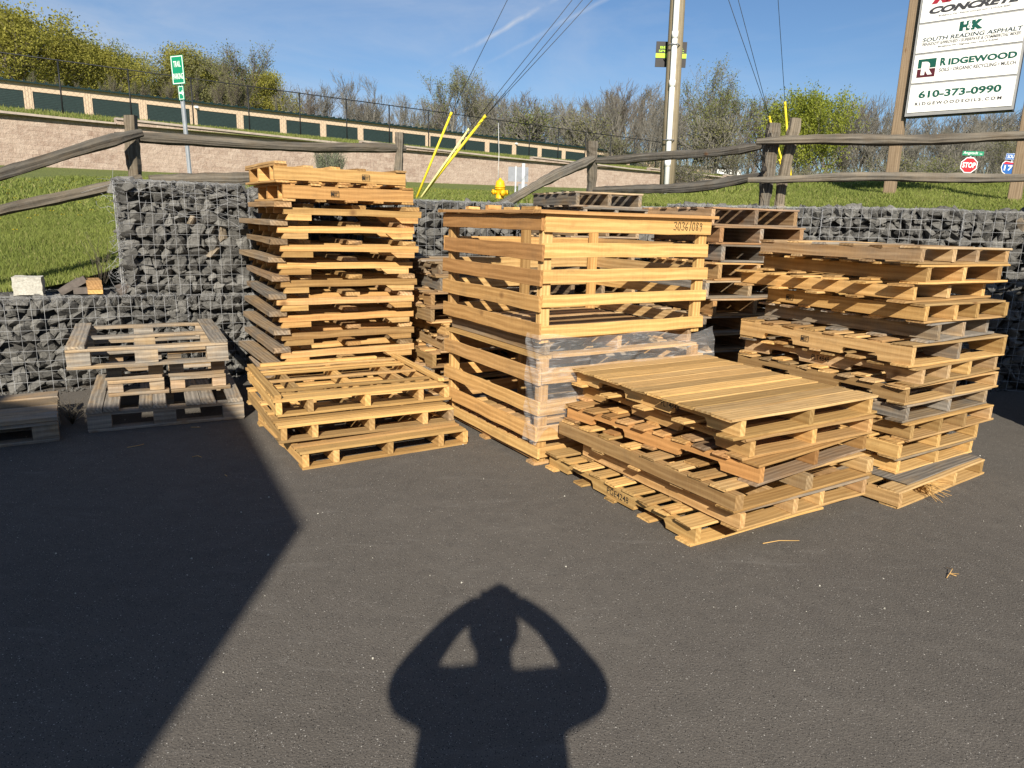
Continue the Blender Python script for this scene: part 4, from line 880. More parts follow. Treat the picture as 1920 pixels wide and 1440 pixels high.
# ---------------------------------------------------------------- the big business sign
BS = empty("business_sign", (5.385, 10.5, 2.2)); yaw = math.atan2(9.62-10.5, 6.36-5.385); tag(BS, "large white four panel business sign on two timber legs at the top right", "sign")
BS.rotation_euler = (0, R(.0), yaw); BW = 1.24; zb = 3.12-2.2
for x in (-.10, BW+.17):
    mb = MB(); mb.board((x-.07, -.02, -.8), 5.0, .14, .14, 'z', (.55, .12, .1), segs=8, ch=.006, bow=.002); mb.build("leg", M['sign_timber'], BS)
mb = MB(); mb.box(0, BW, -.06, .06, zb-.045, zb+2.05); mb.build("cabinet", M['blackboard'], BS)
mb = MB(); mb.box(-.008, BW+.008, -.078, -.0605, zb-.03, zb+2.05); mb.build("frame", M['sign_grey'], BS)
PH = .353
def panel(k, name): z = zb+.015+k*(PH+.026); mb = MB(); mb.box(.018, BW-.018, -.086, -.0785, z, z+PH); mb.build(name, M['sign_white'], BS); return z
def L_(s, mat, u, v, w, h, z, bold=.0, shear=0., space=1.): lettering("lettering", s, mat, BS, (.018+u*(BW-.036), -.0875, z+v*PH), (1, 0, 0), (0, 0, 1), w*(BW-.036), h*PH, bold, shear, space)
z = panel(0, "phone_panel"); L_("610-373-0990", M['dark_green'], .095, .50, .79, .27, z, .035); L_("RIDGEWOODSOILS.COM", M['charcoal'], .07, .245, .83, .115, z, .03, 0, 1.45)
z = panel(1, "name_panel")
X = lambda u: .018+u*(BW-.036); Zp = lambda v: z+v*PH
mb = MB(); mb.box(X(.045), X(.225), -.0885, -.0865, Zp(.52), Zp(.84)); mb.build("logo_upper", M['dark_green'], BS); mb = MB(); mb.box(X(.045), X(.225), -.0885, -.0865, Zp(.19), Zp(.485)); mb.build("logo_lower", M['dark_red'], BS)
lettering("logo_letter", "R", M['sign_white'], BS, (X(.083), -.0905, Zp(.27)), (1, 0, 0), (0, 0, 1), .115*(BW-.036), .47*PH, .07)
L_("R", M['dark_green'], .265, .54, .06, .28, z, .05); L_("IDGEWOOD", M['dark_green'], .345, .54, .63, .23, z, .045); L_("SOILS \u2022 ORGANIC RECYCLING \u2022 MULCH", M['charcoal'], .265, .33, .71, .125, z, .02)
z = panel(2, "asphalt_panel"); L_("H", M['dark_green'], .40, .60, .10, .33, z, .09); L_("K", M['dark_green'], .512, .60, .11, .33, z, .09); lettering("lettering", "&", M['sign_white'], BS, (X(.475), -.0895, Zp(.66)), (1, 0, 0), (0, 0, 1), .06, .09, .015)
L_("EST. 1968", M['sign_grey'], .455, .545, .11, .035, z); L_("SOUTH READING ASPHALT", M['navy'], .055, .375, .93, .145, z, .022, .12)
mb = MB(); mb.box(X(.04), X(.985), -.0883, -.0866, Zp(.338), Zp(.344)); mb.build("rule", M['charcoal'], BS)
L_("PENNDOT APPROVED \u2022 SUPERPAVE & COMMERCIAL MIXES", M['charcoal'], .055, .235, .92, .09, z, .022, .3); L_("Birdsboro, PA \u2022 hkgroup.com \u2022 610-373-5040", M['charcoal'], .22, .11, .56, .08, z, .025)
z = panel(3, "concrete_panel"); L_("RAHNS", M['bright_red'], .09, .60, .83, .36, z, .07, .35); L_("CONCRETE", M['charcoal'], .08, .26, .86, .25, z, .06, .35); L_("Birdsboro, PA \u2022 RahnsConcrete.com \u2022 610-526-4060", M['charcoal'], .18, .13, .66, .075, z, .012)

# ---------------------------------------------------------------- retaining wall, chain link fence, storage units
def tp(t, p, z): return Vector((WP0[0]+WD[0]*t+WN[0]*p, WP0[1]+WD[1]*t+WN[1]*p, z))
rw = empty("retaining_wall", tp(0, 0, 3)); tag(rw, "long pinkish tan block retaining wall with stepped top below the storage units", "retaining wall")
edges = [-60, -28, -9, 4.6, 17.5, 31, 44, 55, 66, 80]
wm_ = MB(); cm = MB()
for k in range(len(edges)-1):
    t0, t1 = edges[k], edges[k+1]; zt = 5.33+.0088*max(-20, (t0+t1)/2)+.10*(-1)**0
    n = max(2, int((t1-t0)/2)); top0 = zt+.09; top1 = zt-.03     # each run falls a little, then steps up
    for q in range(n):
        a, b = t0+(t1-t0)*q/n, t0+(t1-t0)*(q+1)/n; za = top0+(top1-top0)*q/n; zc = top0+(top1-top0)*(q+1)/n
        P4 = [tp(a, 0, 2.4), tp(b, 0, 2.4), tp(b, .28, zc), tp(a, .28, za)]
        wm_.add(P4+[tp(a, .6, 2.4), tp(b, .6, 2.4), tp(b, .6, zc), tp(a, .6, za)], [(0, 1, 2, 3), (3, 2, 6, 7), (0, 3, 7, 4), (1, 5, 6, 2)], (.5, 0, 0), [(a, 2.4, 0), (b, 2.4, 0), (b, zc, 0), (a, za, 0)]+[(a, 2.4, .5), (b, 2.4, .5), (b, zc, .5), (a, za, .5)])
        C8 = [tp(u_, p_, zz_+dz) for dz in (0.002, .10) for (u_, zz_) in ((a, za), (b, zc)) for p_ in (.2, .62)]
        cm.add(C8, [(0, 1, 3, 2), (4, 6, 7, 5), (0, 2, 6, 4), (1, 5, 7, 3), (0, 4, 5, 1), (2, 3, 7, 6)])
wm_.build("block_face", M['block'], rw); cm.build("cap_course", M['cap'], rw); kids(rw)

F0 = np.array([-24.5, 34.5]); FD = np.array([2.30, 2.0])
cf = empty("chain_link_fence", (F0[0], F0[1], 6)); tag(cf, "tall black chain link fence along the bank in front of the storage units", "fence")
def fp(n, z): return Vector((F0[0]+FD[0]*n, F0[1]+FD[1]*n, z))
zf = lambda n: 5.93+.018*n
for n_ in range(-8, 30):
    mb = MB(); mb.tube([fp(n_, zf(n_)-.3), fp(n_, zf(n_)+2.5)], .038, 8); mb.build("post", M['blackmetal'], cf)
mb = MB(); mb.tube([fp(-8, zf(-8)+2.46), fp(29, zf(29)+2.46)], .028, 6); mb.build("top_rail", M['blackmetal'], cf)
mb = MB(); sp_ = .085; nn_ = int(37/sp_); hh = 2.4; run = hh/3.05/ (1.0)
for k in range(nn_):
    for s in (1, -1):
        a = -8+k*sp_; b = a+s*run
        if not (-8 <= b <= 29): continue
        p, q = fp(a, zf(a)+.03), fp(b, zf(b)+hh); o_ = Vector((-.0016*.7, .0016*.7, 0)); w_ = Vector((.0028, .0024, 0))
        mb.add([p-w_, p+w_, q+w_, q-w_], [(0, 1, 2, 3)])
mb.build("chain_mesh", M['blackmetal'], cf, fix=False); kids(cf)

def storage(name, label, S0, SD, n0, n1, doors, zb, zt, lights=()):
    r_ = empty(name, (S0[0], S0[1], zb)); tag(r_, label, "storage building"); L = math.hypot(*SD); r_.rotation_euler = (0, 0, math.atan2(SD[1], SD[0]))
    mb = MB(); H = zt-zb; DH = H-.52
    rib = MB()
    def wall(x0, x1, z0, z1):
        mb.box(x0, x1, 0, .1, z0, z1)
        k = x0+.06
        while k < x1-.03: rib.box(k, k+.035, -.022, -.001, z0, z1); k += .16
    ed = sorted(doors); cur = n0*L
    for (a, b) in ed: wall(cur, a*L, 0, H); mb.box(a*L, b*L, 0, .1, DH, H); cur = b*L
    wall(cur, n1*L, 0, H); mb.box(n0*L, n1*L, 9, 9.1, 0, H); mb.box(n0*L, n0*L+.1, .1, 9, 0, H); mb.box(n1*L-.1, n1*L, .1, 9, 0, H)
    b_ = len(mb.v); mb.v += rib.v; mb.f += [[i_+b_ for i_ in f_] for f_ in rib.f]; mb.t += rib.t; mb.g += rib.g; mb.m += rib.m; mb.sm += rib.sm; mb.build("wall", M['tan'], r_)
    for (a, b) in ed:
        d = MB(); z_ = 0.
        while z_ < DH-.02: d.box(a*L+.01, b*L-.01, .045, .07, z_, z_+.085); d.box(a*L+.01, b*L-.01, .06, .08, z_+.085, z_+.10); z_ += .10
        d.build("roll_door", M['door'], r_)
    rf = MB(); rf.add([(n0*L-.15, -.25, H), (n1*L+.15, -.25, H), (n1*L+.15, 4.5, H+.35), (n0*L-.15, 4.5, H+.35), (n1*L+.15, 9.3, H), (n0*L-.15, 9.3, H)], [(0, 1, 2, 3), (3, 2, 4, 5)])
    rf.box(n0*L-.15, n1*L+.15, -.27, -.2505, H-.07, H+.02)
    k = n0*L
    while k < n1*L: rf.box(k, k+.05, -.25, .6, H+.002, H+.12); k += .6
    rf.build("roof", M['roof'], r_)
    for x in lights: lm = MB(); lm.box(x*L-.12, x*L+.12, -.16, -.03, H-.42, H-.27); lm.build("wall_lamp", M['white'], r_)
S0 = np.array([-31.3, 48.0]); SD = np.array([2.573, 2.107])
storage("storage_building", "long row of tan storage units with dark green roll doors on the bank", S0, SD, -6, 19.2, [(n_+.075, n_+.925) for n_ in range(-6, 17)]+[(17.06, 17.6)], 6.42, 9.22, lights=(3.06, 12.05))
storage("storage_building", "short tan storage building with two green doors beyond the long row", np.array([18.3, 84]), np.array([2.9, .9]), 0, 2.0, [(.55, 1.15), (1.25, 1.92)], 5.6, 8.0)
tr_ = empty("box_trailer", (23.6, 83, 5.6)); tag(tr_, "small white box trailer parked by the far storage building", "trailer"); mb = MB(); mb.box(-1.3, 1.3, 0, 5, .5, 2.1); mb.add([(1.3, 0, .5), (1.3, 0, 2.1), (1.9, .4, .5), (1.3, 5, .5), (1.3, 5, 2.1), (1.9, 4.6, .5)], [(0, 1, 2), (3, 5, 4), (1, 4, 5, 2), (0, 2, 5, 3)]); mb.build("body", M['white'], tr_)
for y in (1.4, 3.4): mb = MB(); mb.tube([(-1.35, y, .33), (-1.1, y, .33)], .33, 14); mb.build("wheel", M['ink'], tr_)

# ---------------------------------------------------------------- trees
def skeleton(seed, h, spread, levels=4, splits=(5, 6), up=.25, trunk=.30, stems=1, curl=.22):
    rs = np.random.default_rng(seed); segs, tips = [], []
    def grow(p, d, L, r, lev):
        n = 3 if lev < 3 else 2; pts = [p]; q = p.copy(); dd = d.copy()
        for k in range(n):
            dd = dd+rs.normal(0, curl*(.6+.25*lev)*.5, 3)+np.array([0, 0, up*.25]); dd /= np.linalg.norm(dd); q = q+dd*(L/n); pts.append(q.copy())
        for k in range(n): segs.append((pts[k], pts[k+1], r*(1-.55*k/n), r*(1-.55*(k+1)/n), lev))
        if lev >= 2: tips.append((pts[-1], dd, lev))
        if lev >= levels: return
        m = rs.integers(*splits)
        for k in range(m):
            f = trunk+(1-trunk)*(k+rs.random()*.8)/m if lev == 0 else .25+.75*(k+rs.random()*.7)/m
            f = min(f, .99); i_ = min(int(f*n), n-1); b = pts[i_]+(pts[i_+1]-pts[i_])*(f*n-i_)
            az = rs.random()*6.283; ref = np.array([math.cos(az), math.sin(az), 0]); side = ref-dd*ref.dot(dd); side /= np.linalg.norm(side)+1e-6
            an = spread*(.75+.5*rs.random())*(1.1-.35*f if lev == 0 else 1); nd = dd*math.cos(an)+side*math.sin(an)+np.array([0, 0, up]); nd /= np.linalg.norm(nd)
            grow(b, nd, L*(.70 if lev == 0 else .60)*(.7+.5*rs.random())*(1.12-.45*f if lev == 0 else 1), max(r*(.42 if lev == 0 else .5), .012), lev+1)
    for s in range(stems):
        d = np.array([rs.normal(0, .10+.16*(stems > 1)), rs.normal(0, .10+.16*(stems > 1)), 1.]); d /= np.linalg.norm(d); grow(np.array([rs.normal(0, .25*(stems > 1)), rs.normal(0, .25*(stems > 1)), -.3]), d, h*.62, h*.014, 0)
    return segs, tips, rs
def tubes(segs, k):
    n = len(segs); A = np.array([s[0] for s in segs]); B = np.array([s[1] for s in segs]); ra = np.array([s[2] for s in segs]); rb = np.array([s[3] for s in segs])
    d = B-A; d /= np.linalg.norm(d, axis=1)[:, None]+1e-9; ref = np.where(np.abs(d[:, 2:3]) > .9, [[1., 0, 0]], [[0, 0, 1.]]); u = np.cross(d, ref); u /= np.linalg.norm(u, axis=1)[:, None]; w = np.cross(d, u)
    V, F = [], []
    for j in range(k):
        a = 2*math.pi*j/k; o = u*math.cos(a)+w*math.sin(a); V.append(A+o*ra[:, None]); V.append(B+o*rb[:, None])
    V = np.stack(V, 1).reshape(-1, 3); base = np.arange(n)*2*k
    F = np.concatenate([np.stack([base+2*j, base+2*((j+1) % k), base+2*((j+1) % k)+1, base+2*j+1], 1) for j in range(k)]); return V, F
def leaves(tips, rs, per, size, sp, levels, flat=.6):
    P = np.array([t[0] for t in tips if t[2] >= levels]); n = len(P)*per
    C = np.repeat(P, per, 0)+rs.normal(0, sp, (n, 3)); a = rs.normal(0, 1, (n, 3)); a /= np.linalg.norm(a, axis=1)[:, None]; b = rs.normal(0, 1, (n, 3)); b -= a*(a*b).sum(1)[:, None]; b /= np.linalg.norm(b, axis=1)[:, None]
    s = size*(.5+rs.random((n, 1))); V = np.stack([C-a*s, C+b*s*flat, C+a*s, C-b*s*flat], 1).reshape(-1, 3); F = np.arange(n*4).reshape(-1, 4)
    clump = np.repeat(rs.random(len(P)), per); t = np.clip(.55*clump+.45*rs.random(n), 0, 1); return V, F, np.repeat(t, 4)
TREES = {}
def tree_proto(kind, seed):
    if kind == 'bare': S_, tips, rs = skeleton(seed, 12, .50, 4, (4, 7), .26, .10, curl=.20); L_s = None
    elif kind == 'thin': S_, tips, rs = skeleton(seed, 12, .42, 4, (5, 7), .32, .30); L_s = (2, .085, .28, 3, .6)
    elif kind == 'sparse': S_, tips, rs = skeleton(seed, 12, .55, 4, (5, 7), .26, .18); L_s = (3, .09, .30, 3, .6)
    elif kind == 'leafy': S_, tips, rs = skeleton(seed, 12, .80, 3, (6, 9), .12, .16); L_s = (62, .11, .50, 2, .65)
    elif kind == 'sage': S_, tips, rs = skeleton(seed, 5, .5, 3, (5, 7), .35, .05, stems=8); L_s = (9, .07, .22, 2, .4)
    else: S_, tips, rs = skeleton(seed, 5, .75, 3, (5, 7), .25, .05, stems=5); L_s = (3, .06, .38, 2, .6)
    thick = [s for s in S_ if s[4] <= 1]; thin = [s for s in S_ if s[4] > 1]; V1, F1 = tubes(thick, 6); V2, F2 = tubes([(a, b, max(c, .021), max(d, .012), e) for a, b, c, d, e in thin], 3)
    TREES[(kind, seed)] = (V1, F1, V2, F2, leaves(tips, rs, *L_s) if L_s else None); return TREES[(kind, seed)]
TM = {}
def tree(kind, seed, loc, h, label, group, leafmat=None, bark='bark', wid=1., name=None, rz=None):
    key = (kind, seed, leafmat, bark)
    if key not in TM:
        V1, F1, V2, F2, lv = TREES.get((kind, seed)) or tree_proto(kind, seed)
        o1 = npmesh("trunk", V1, F1, M[bark]); o2 = npmesh("twigs", V2, F2, M[bark]); o3 = npmesh("foliage", lv[0], lv[1], M[leafmat], attr=np.stack([lv[2], lv[2]*0, lv[2]*0], 1)) if lv and leafmat else None
        TM[key] = [(o.name.split('.')[0], o.data, float(np.max(V2[:, 2]))) for o in (o1, o2, o3) if o]
        for o in (o1, o2, o3):
            if o: bpy.data.objects.remove(o)
    parts = TM[key]; s = h/parts[0][2]
    root = empty(name or ("shrub" if kind in ('brush', 'sage') else "tree"), loc, random.uniform(0, 6.28) if rz is None else rz); root.scale = (s*wid, s*wid, s); tag(root, label, "shrub" if kind in ('brush', 'sage') else "tree", group)
    for nm, me, _ in parts: o = bpy.data.objects.new(nm, me); COL.objects.link(o); o.parent = root
    return root
def ground_z(x, y):
    p = perp(x, y)
    if p < .05: return tz(x, y)
    return float(hill_z(np.array((x-WP0[0])*WD[0]+(y-WP0[1])*WD[1]), np.array(p)))
def put(px, top, d, kind, seed, label, group, leafmat=None, bark='bark', wid=1.):
    q = along(px, top, d); g = ground_z(q.x, q.y); h = max(3., q.z-g); return tree(kind, seed, (q.x, q.y, g-.1), h, label, group, leafmat, bark, wid)
YG = "leafy spring trees behind the storage units"; TB = "bare trees beyond the storage units"; RB = "bare trees behind the lawn at right"
for px, top, d, s, lm, wid, lab in [(-60, 10, 84, 1, 'leaf_yellow', 1.15, "leafy tree at the very left edge behind the storage units"), (25, 15, 80, 2, 'leaf_yellow', 1.15, "tallest yellow green tree at the left, behind the storage units"), (98, 42, 82, 3, 'leaf_yellow', 1.1, "broad golden green tree second from the left edge"),
        (150, 66, 90, 1, 'leaf_green', 1.05, "green tree right of the golden one at the left"), (196, 88, 86, 2, 'leaf_yellow', 1.0, "rounded yellow green tree left of the trail sign"), (245, 92, 96, 3, 'leaf_green', 1.0, "green tree just left of the trail sign"), (296, 84, 92, 1, 'leaf_yellow', 1.0, "pale yellow budding tree behind the trail sign"),
        (345, 104, 94, 2, 'leaf_olive', 1.0, "olive tree right behind the green trail sign"), (392, 122, 100, 3, 'leaf_olive', .95, "low olive tree between trail sign and the tall airy tree")]:
    put(px, top, d, 'leafy', s, lab, YG, lm, 'bark_dark', wid)
put(452, 76, 80, 'sparse', 4, "tall airy tree with fine new leaves standing alone at left", None, 'leaf_green', 'bark_dark', 1.12)
for px, top, d, s, k, lm, wid, lab in [(532, 148, 92, 5, 'bare', None, 1, "bare tree just right of the tall airy tree"), (580, 150, 95, 6, 'bare', None, 1, "second bare tree right of the tall airy tree"), (648, 128, 84, 7, 'bare', None, .9, "slender bare tree over the left fence post, left of a pair"), (696, 138, 84, 5, 'bare', None, .95, "bare tree over the left fence, right of a pair"),
        (752, 162, 92, 6, 'bare', None, .9, "leaning bare tree left of the yellow guards"), (842, 112, 80, 4, 'sparse', 'leaf_green', .95, "tall narrow tree with sparse leaves above the yellow guards"), (908, 126, 80, 13, 'sparse', 'leaf_olive', .8, "dark forked budding tree right of the steep guard wire"), (962, 160, 90, 7, 'bare', None, 1.1, "broad bare tree under the bundle of three guy wires"),
        (1005, 182, 96, 6, 'bare', None, 1, "bare tree left of centre, short, behind green brush"), (1062, 168, 92, 5, 'bare', None, 1, "bare tree above the end of the storage row"), (1130, 168, 92, 7, 'bare', None, .8, "slim bare tree above the middle fence post"), (1182, 160, 92, 6, 'bare', None, .85, "tall slim bare tree left of the utility pole"), (1226, 180, 92, 5, 'bare', None, .9, "bare tree touching the utility pole's left side")]:
    put(px, top, d, k, s, lab, TB, lm, 'bark', wid)
for px, top, d, s, k, lm, wid, lab in [(1312, 90, 74, 13, 'sparse', 'leaf_green', .9, "tall leafy tree right of the utility pole"), (1395, 138, 78, 4, 'sparse', 'leaf_green', 1.05, "wide budding tree between utility pole and double fence post"), (1476, 195, 80, 5, 'bare', None, 1, "bare tree behind the double fence post"), (1532, 172, 76, 2, 'leafy', 'leaf_lime', .8, "bright yellow green round tree right of the double fence post"),
        (1600, 178, 82, 6, 'bare', None, 1, "bare tree right of the bright round tree"), (1648, 176, 80, 7, 'bare', None, 1, "bare tree left of the big sign's leg"), (1712, 208, 76, 5, 'bare', None, 1, "bare tree behind the big sign's left leg"), (1762, 228, 72, 6, 'bare', None, 1.1, "low bare tree under the big sign"), (1812, 226, 70, 7, 'bare', None, 1.1, "spreading bare tree behind the stop sign"), (1862, 222, 74, 5, 'bare', None, 1.1, "bare tree right of the stop sign"), (1915, 236, 60, 4, 'sparse', 'leaf_olive', 1, "dark budding tree at the right edge under the sign"), (1975, 200, 80, 6, 'bare', None, 1, "bare tree just outside the right edge")]:
    put(px, top, d, k, s, lab, RB, lm, 'bark', wid)
rs_ = random.Random(5)
FB = "bare trees of the far wood"; FL = "dull bare tree in the far wood behind the other trees"
for k in range(120):
    px = 470+k*12.6+rs_.uniform(-14, 14); d = rs_.uniform(104, 150)
    if px > 1240: d -= 18
    base = 160 if px < 1240 else 184
    put(px, base+rs_.uniform(-12, 45)+(18 if px > 1680 else 0), d, 'bare', rs_.choice([5, 6, 7]), FL, FB, None, rs_.choice(['bark', 'bark', 'bark_dark']), rs_.uniform(1.0, 1.5))
for k in range(14): put(10+k*36, rs_.uniform(120, 170), rs_.uniform(100, 125), 'leafy', rs_.choice([1, 2, 3]), "leafy tree of the wooded hill at left behind the front row", "leafy trees of the hill behind", rs_.choice(['leaf_olive', 'leaf_green', 'leaf_yellow']), 'bark_dark', 1)
for k in range(16): put(-10+k*32, rs_.uniform(128, 150), rs_.uniform(68, 74), 'thin', rs_.choice([8, 9]), "dark slender trunk standing in shade just behind the storage roof", "slender trunks behind the storage roof", rs_.choice(['leaf_olive', 'leaf_green']), 'bark_dark', .9)
for k in range(19):
    px = 420+k*79+rs_.uniform(-16, 16); d = rs_.uniform(80, 98) if px < 1250 else rs_.uniform(60, 86)
    top = (240 if px < 700 else 258 if px < 1000 else 274)+rs_.uniform(-22, 14)
    if px > 1250: top = 305+rs_.uniform(-25, 15)
    put(px, top, d, 'brush', rs_.choice([10, 11, 12]), "olive brush in the undergrowth below the bare trees", "undergrowth shrubs", rs_.choice(['leaf_olive', 'leaf_olive', 'leaf_green']), 'bark', 1.5)
for px, top, d, lm, lab in [(985, 195, 84, 'leaf_green', "green leafy thicket right of the yellow guards"), (1108, 205, 86, 'leaf_olive', "olive thicket left of the middle fence post"), (1335, 212, 70, 'leaf_olive', "olive budding thicket right of the utility pole's foot"), (795, 225, 84, 'leaf_olive', "golden green thicket left of the steep guard"), (1742, 300, 55, 'leaf_green', "bright green bush low between the sign leg and the stop sign")]:
    put(px, top, d, 'brush', 11, lab, None, lm, 'bark', 1.3)
q = along(618, 256, 17); tree('sage', 12, (q.x, q.y, tz(q.x, q.y)-.1), q.z-tz(q.x, q.y), "silvery grey green shrub behind the left fence rail", None, 'leaf_grey', 'bark', .62, name="shrub")

# ---------------------------------------------------------------- grass, dandelions, weeds
def grass(name, x0, x1, y0, y1, n, hgt, wid, keep):
    x = rng.uniform(x0, x1, n); y = y0+(y1-y0)*rng.random(n)**1.35; k = keep(x, y); x, y = x[k], y[k]; n = len(x); z = T(x, y)-.006
    a = rng.random(n)*6.283; h = hgt*(.55+.75*rng.random(n))*(1+.35*np.sin(x*3.1+1)*np.sin(y*2.3)); w = wid*(.6+.8*rng.random(n)); ln = rng.normal(0, .45, (n, 2))*h[:, None]
    c = np.stack([x, y, z], 1); u = np.stack([np.cos(a), np.sin(a), 0*a], 1)*w[:, None]; tip = c+np.stack([ln[:, 0], ln[:, 1], h], 1); mid = c+np.stack([ln[:, 0]*.3, ln[:, 1]*.3, h*.6], 1)
    V = np.stack([c-u, c+u, mid+u*.7, tip, mid-u*.7], 1).reshape(-1, 3); b = np.arange(n)*5; F = np.concatenate([np.stack([b, b+1, b+2, b+4], 1), np.stack([b+4, b+2, b+3, b+3], 1)])
    F = np.concatenate([np.stack([b, b+1, b+2, b+4], 1)]); F3 = np.stack([b+4, b+2, b+3], 1)
    Ft = np.concatenate([np.stack([b, b+1, b+2], 1), np.stack([b, b+2, b+4], 1), F3])
    patch = .5+.5*np.sin(x*1.1+2*np.sin(y*.7))*np.sin(y*.9+1.3*np.sin(x*.6)); r = np.clip(.25+.3*patch+.45*rng.random(n), 0, 1); dry = (rng.random(n) < .10)*rng.random(n)
    tag(npmesh(name, V, Ft, M['blade'], attr=np.repeat(np.stack([r, dry, 0*r], 1), 5, 0)), kind='stuff')
fr_ = np.vectorize(wall_front)
grass("lawn_grass", -9, -2.3, 5.2, 12.5, 150000, .060, .0042, lambda x, y: (y > fr_(x)+np.where(x < -3.6, .45, 1.0)) & ~((x > -3.95) & (y < fr_(x)+1.03)))
grass("lawn_grass", 1.2, 11.5, 7.2, 15.5, 150000, .055, .006, lambda x, y: y > fr_(x)+.95)
grass("lawn_grass", -13, 12, 12, 34, 130000, .085, .014, lambda x, y: perp(x, y) < -.1)
n = 70000; t = rng.uniform(-10, 62, n); p = rng.uniform(.65, 3.6, n)
def bank():
    z = hill_z(t, p); c = np.stack([WP0[0]+WD[0]*t+WN[0]*p, WP0[1]+WD[1]*t+WN[1]*p, z], 1); a = rng.random(n)*6.28; u = np.stack([np.cos(a), np.sin(a), 0*a], 1)*.03; h = .12*(.5+rng.random(n)); tip = c+np.stack([rng.normal(0, .04, n), rng.normal(0, .04, n), h], 1)
    V = np.stack([c-u, c+u, tip], 1).reshape(-1, 3); r = rng.random(n); tag(npmesh("bank_grass", V, np.arange(3*n).reshape(-1, 3), M['blade'], attr=np.repeat(np.stack([r, (rng.random(n) < .25)*.6, 0*r], 1), 3, 0)), kind='stuff')
bank()
M['dandelion'] = plain("dandelion_yellow", (.80, .58, .02), .7)
def dandelions(n=420):
    x = np.concatenate([rng.uniform(-12, -4, n//2), rng.uniform(-4, 6, n//2)]); y = np.concatenate([rng.uniform(9, 28, n//2), rng.uniform(17, 36, n//2)]); k = perp(x, y) < -1; x, y = x[k], y[k]; z = T(x, y)+.085; n = len(x); r = .022+.012*rng.random(n)
    P = [(math.cos(a), math.sin(a)) for a in np.arange(6)*1.047]; V = np.stack([np.stack([x+r*c, y+r*s, z+.01*(i_ % 2)], 1) for i_, (c, s) in enumerate(P)], 1).reshape(-1, 3); b = np.arange(n)*6
    tag(npmesh("dandelions", V, np.concatenate([np.stack([b, b+1, b+2, b+3], 1), np.stack([b, b+3, b+4, b+5], 1)]), M['dandelion']), kind='stuff')
dandelions()
def weed(label, x, y, z, h, n, spread, tint=(.7, .6, 0)):
    r_ = empty("dry_weed", (x, y, z)); tag(r_, label, "weed"); mb = MB()
    for q in range(n):
        a = random.random()*6.28; l = h*random.uniform(.5, 1); d = spread*random.uniform(.2, 1); e = Vector((math.cos(a)*d, math.sin(a)*d, l)); m = e*.5+Vector((random.uniform(-.03, .03), random.uniform(-.03, .03), l*.15)); mb.tube([(0, 0, 0), m, e], [.0025, .002, .001], 3, tint)
        for _ in range(2): t_0 = random.uniform(.4, .9); s0 = e*t_0; mb.tube([s0, s0+Vector((random.uniform(-.05, .05), random.uniform(-.05, .05), random.uniform(.0, .05)))], .001, 3, tint)
    mb.build("stems", M['rail'], r_)
weed("dry brown weed on the asphalt between the grey block pallets", -3.22, 5.0, .0, .22, 26, .16); weed("long pale dry grass stems against the free end of the upper basket", -3.78, 6.5, .8, .55, 16, .2)

# ---------------------------------------------------------------- odds and ends on the low gabion
def lump(name, label, cat, x, y, z, rz, dims, mat, ry=0., rx=0., rough=.006, sub=3):
    bm = bmesh.new(); bmesh.ops.create_cube(bm, size=1); bmesh.ops.subdivide_edges(bm, edges=bm.edges, cuts=sub, use_grid_fill=True)
    for v in bm.verts: v.co = Vector((v.co.x*dims[0], v.co.y*dims[1], (v.co.z+.5)*dims[2]))+Vector((random.uniform(-1, 1), random.uniform(-1, 1), random.uniform(-1, 1)))*rough
    me = bpy.data.meshes.new(name); bm.to_mesh(me); bm.free(); o = link(name, me, mat); o.location = (x, y, z); o.rotation_euler = (R(rx), R(ry), R(rz)); return tag(o, label, cat)
wx = lambda x, d: (x, wall_front(x)+d)
o = lump("concrete_block", "rough white concrete block on the low gabion at the left edge", "concrete block", *wx(-4.13, .16), .822, 26, (.21, .17, .15), M['concrete'], rough=.005)
lump("paver_brick", "dark paver lying back behind the leaning ones", "paver", *wx(-3.90, .30), .845, 70, (.20, .10, .06), M['paver'], ry=-24, rough=.002, sub=1)
lump("paver_brick", "grey brown paver leaning up steeply beside the white block", "paver", *wx(-3.84, .17), .865, 27, (.23, .11, .058), M['paver'], ry=-30, rough=.002, sub=1)
lump("paver_brick", "paver lying flat under the leaning one", "paver", *wx(-3.76, .12), .822, 27, (.16, .11, .055), M['paver'], rough=.002, sub=1)
lump("paver_brick", "dark paver right of the orange timber offcuts", "paver", *wx(-3.52, .26), .84, 60, (.16, .10, .06), M['paver'], ry=-18, rough=.002, sub=1)
lump("paver_brick", "small dark paver leaning against the upper basket's foot", "paver", *wx(-3.46, .10), .835, 40, (.15, .10, .05), M['paver'], ry=-28, rough=.002, sub=1)
for k, lab in enumerate(("lowest orange timber offcut on the low gabion", "cracked middle timber offcut on the low gabion", "top timber offcut of the three on the low gabion")):
    a = wx(-3.655, .04); r_ = empty("timber_offcut", (a[0], a[1], .822+k*.040), R(32+k*1.5)); tag(r_, lab, "timber offcut", "stacked timber offcuts"); mb = MB(); mb.board((-.055, 0, 0), .26, .115, .038, 'y', tnt(.10, .35), segs=3); mb.build("block", M['wood'], r_)

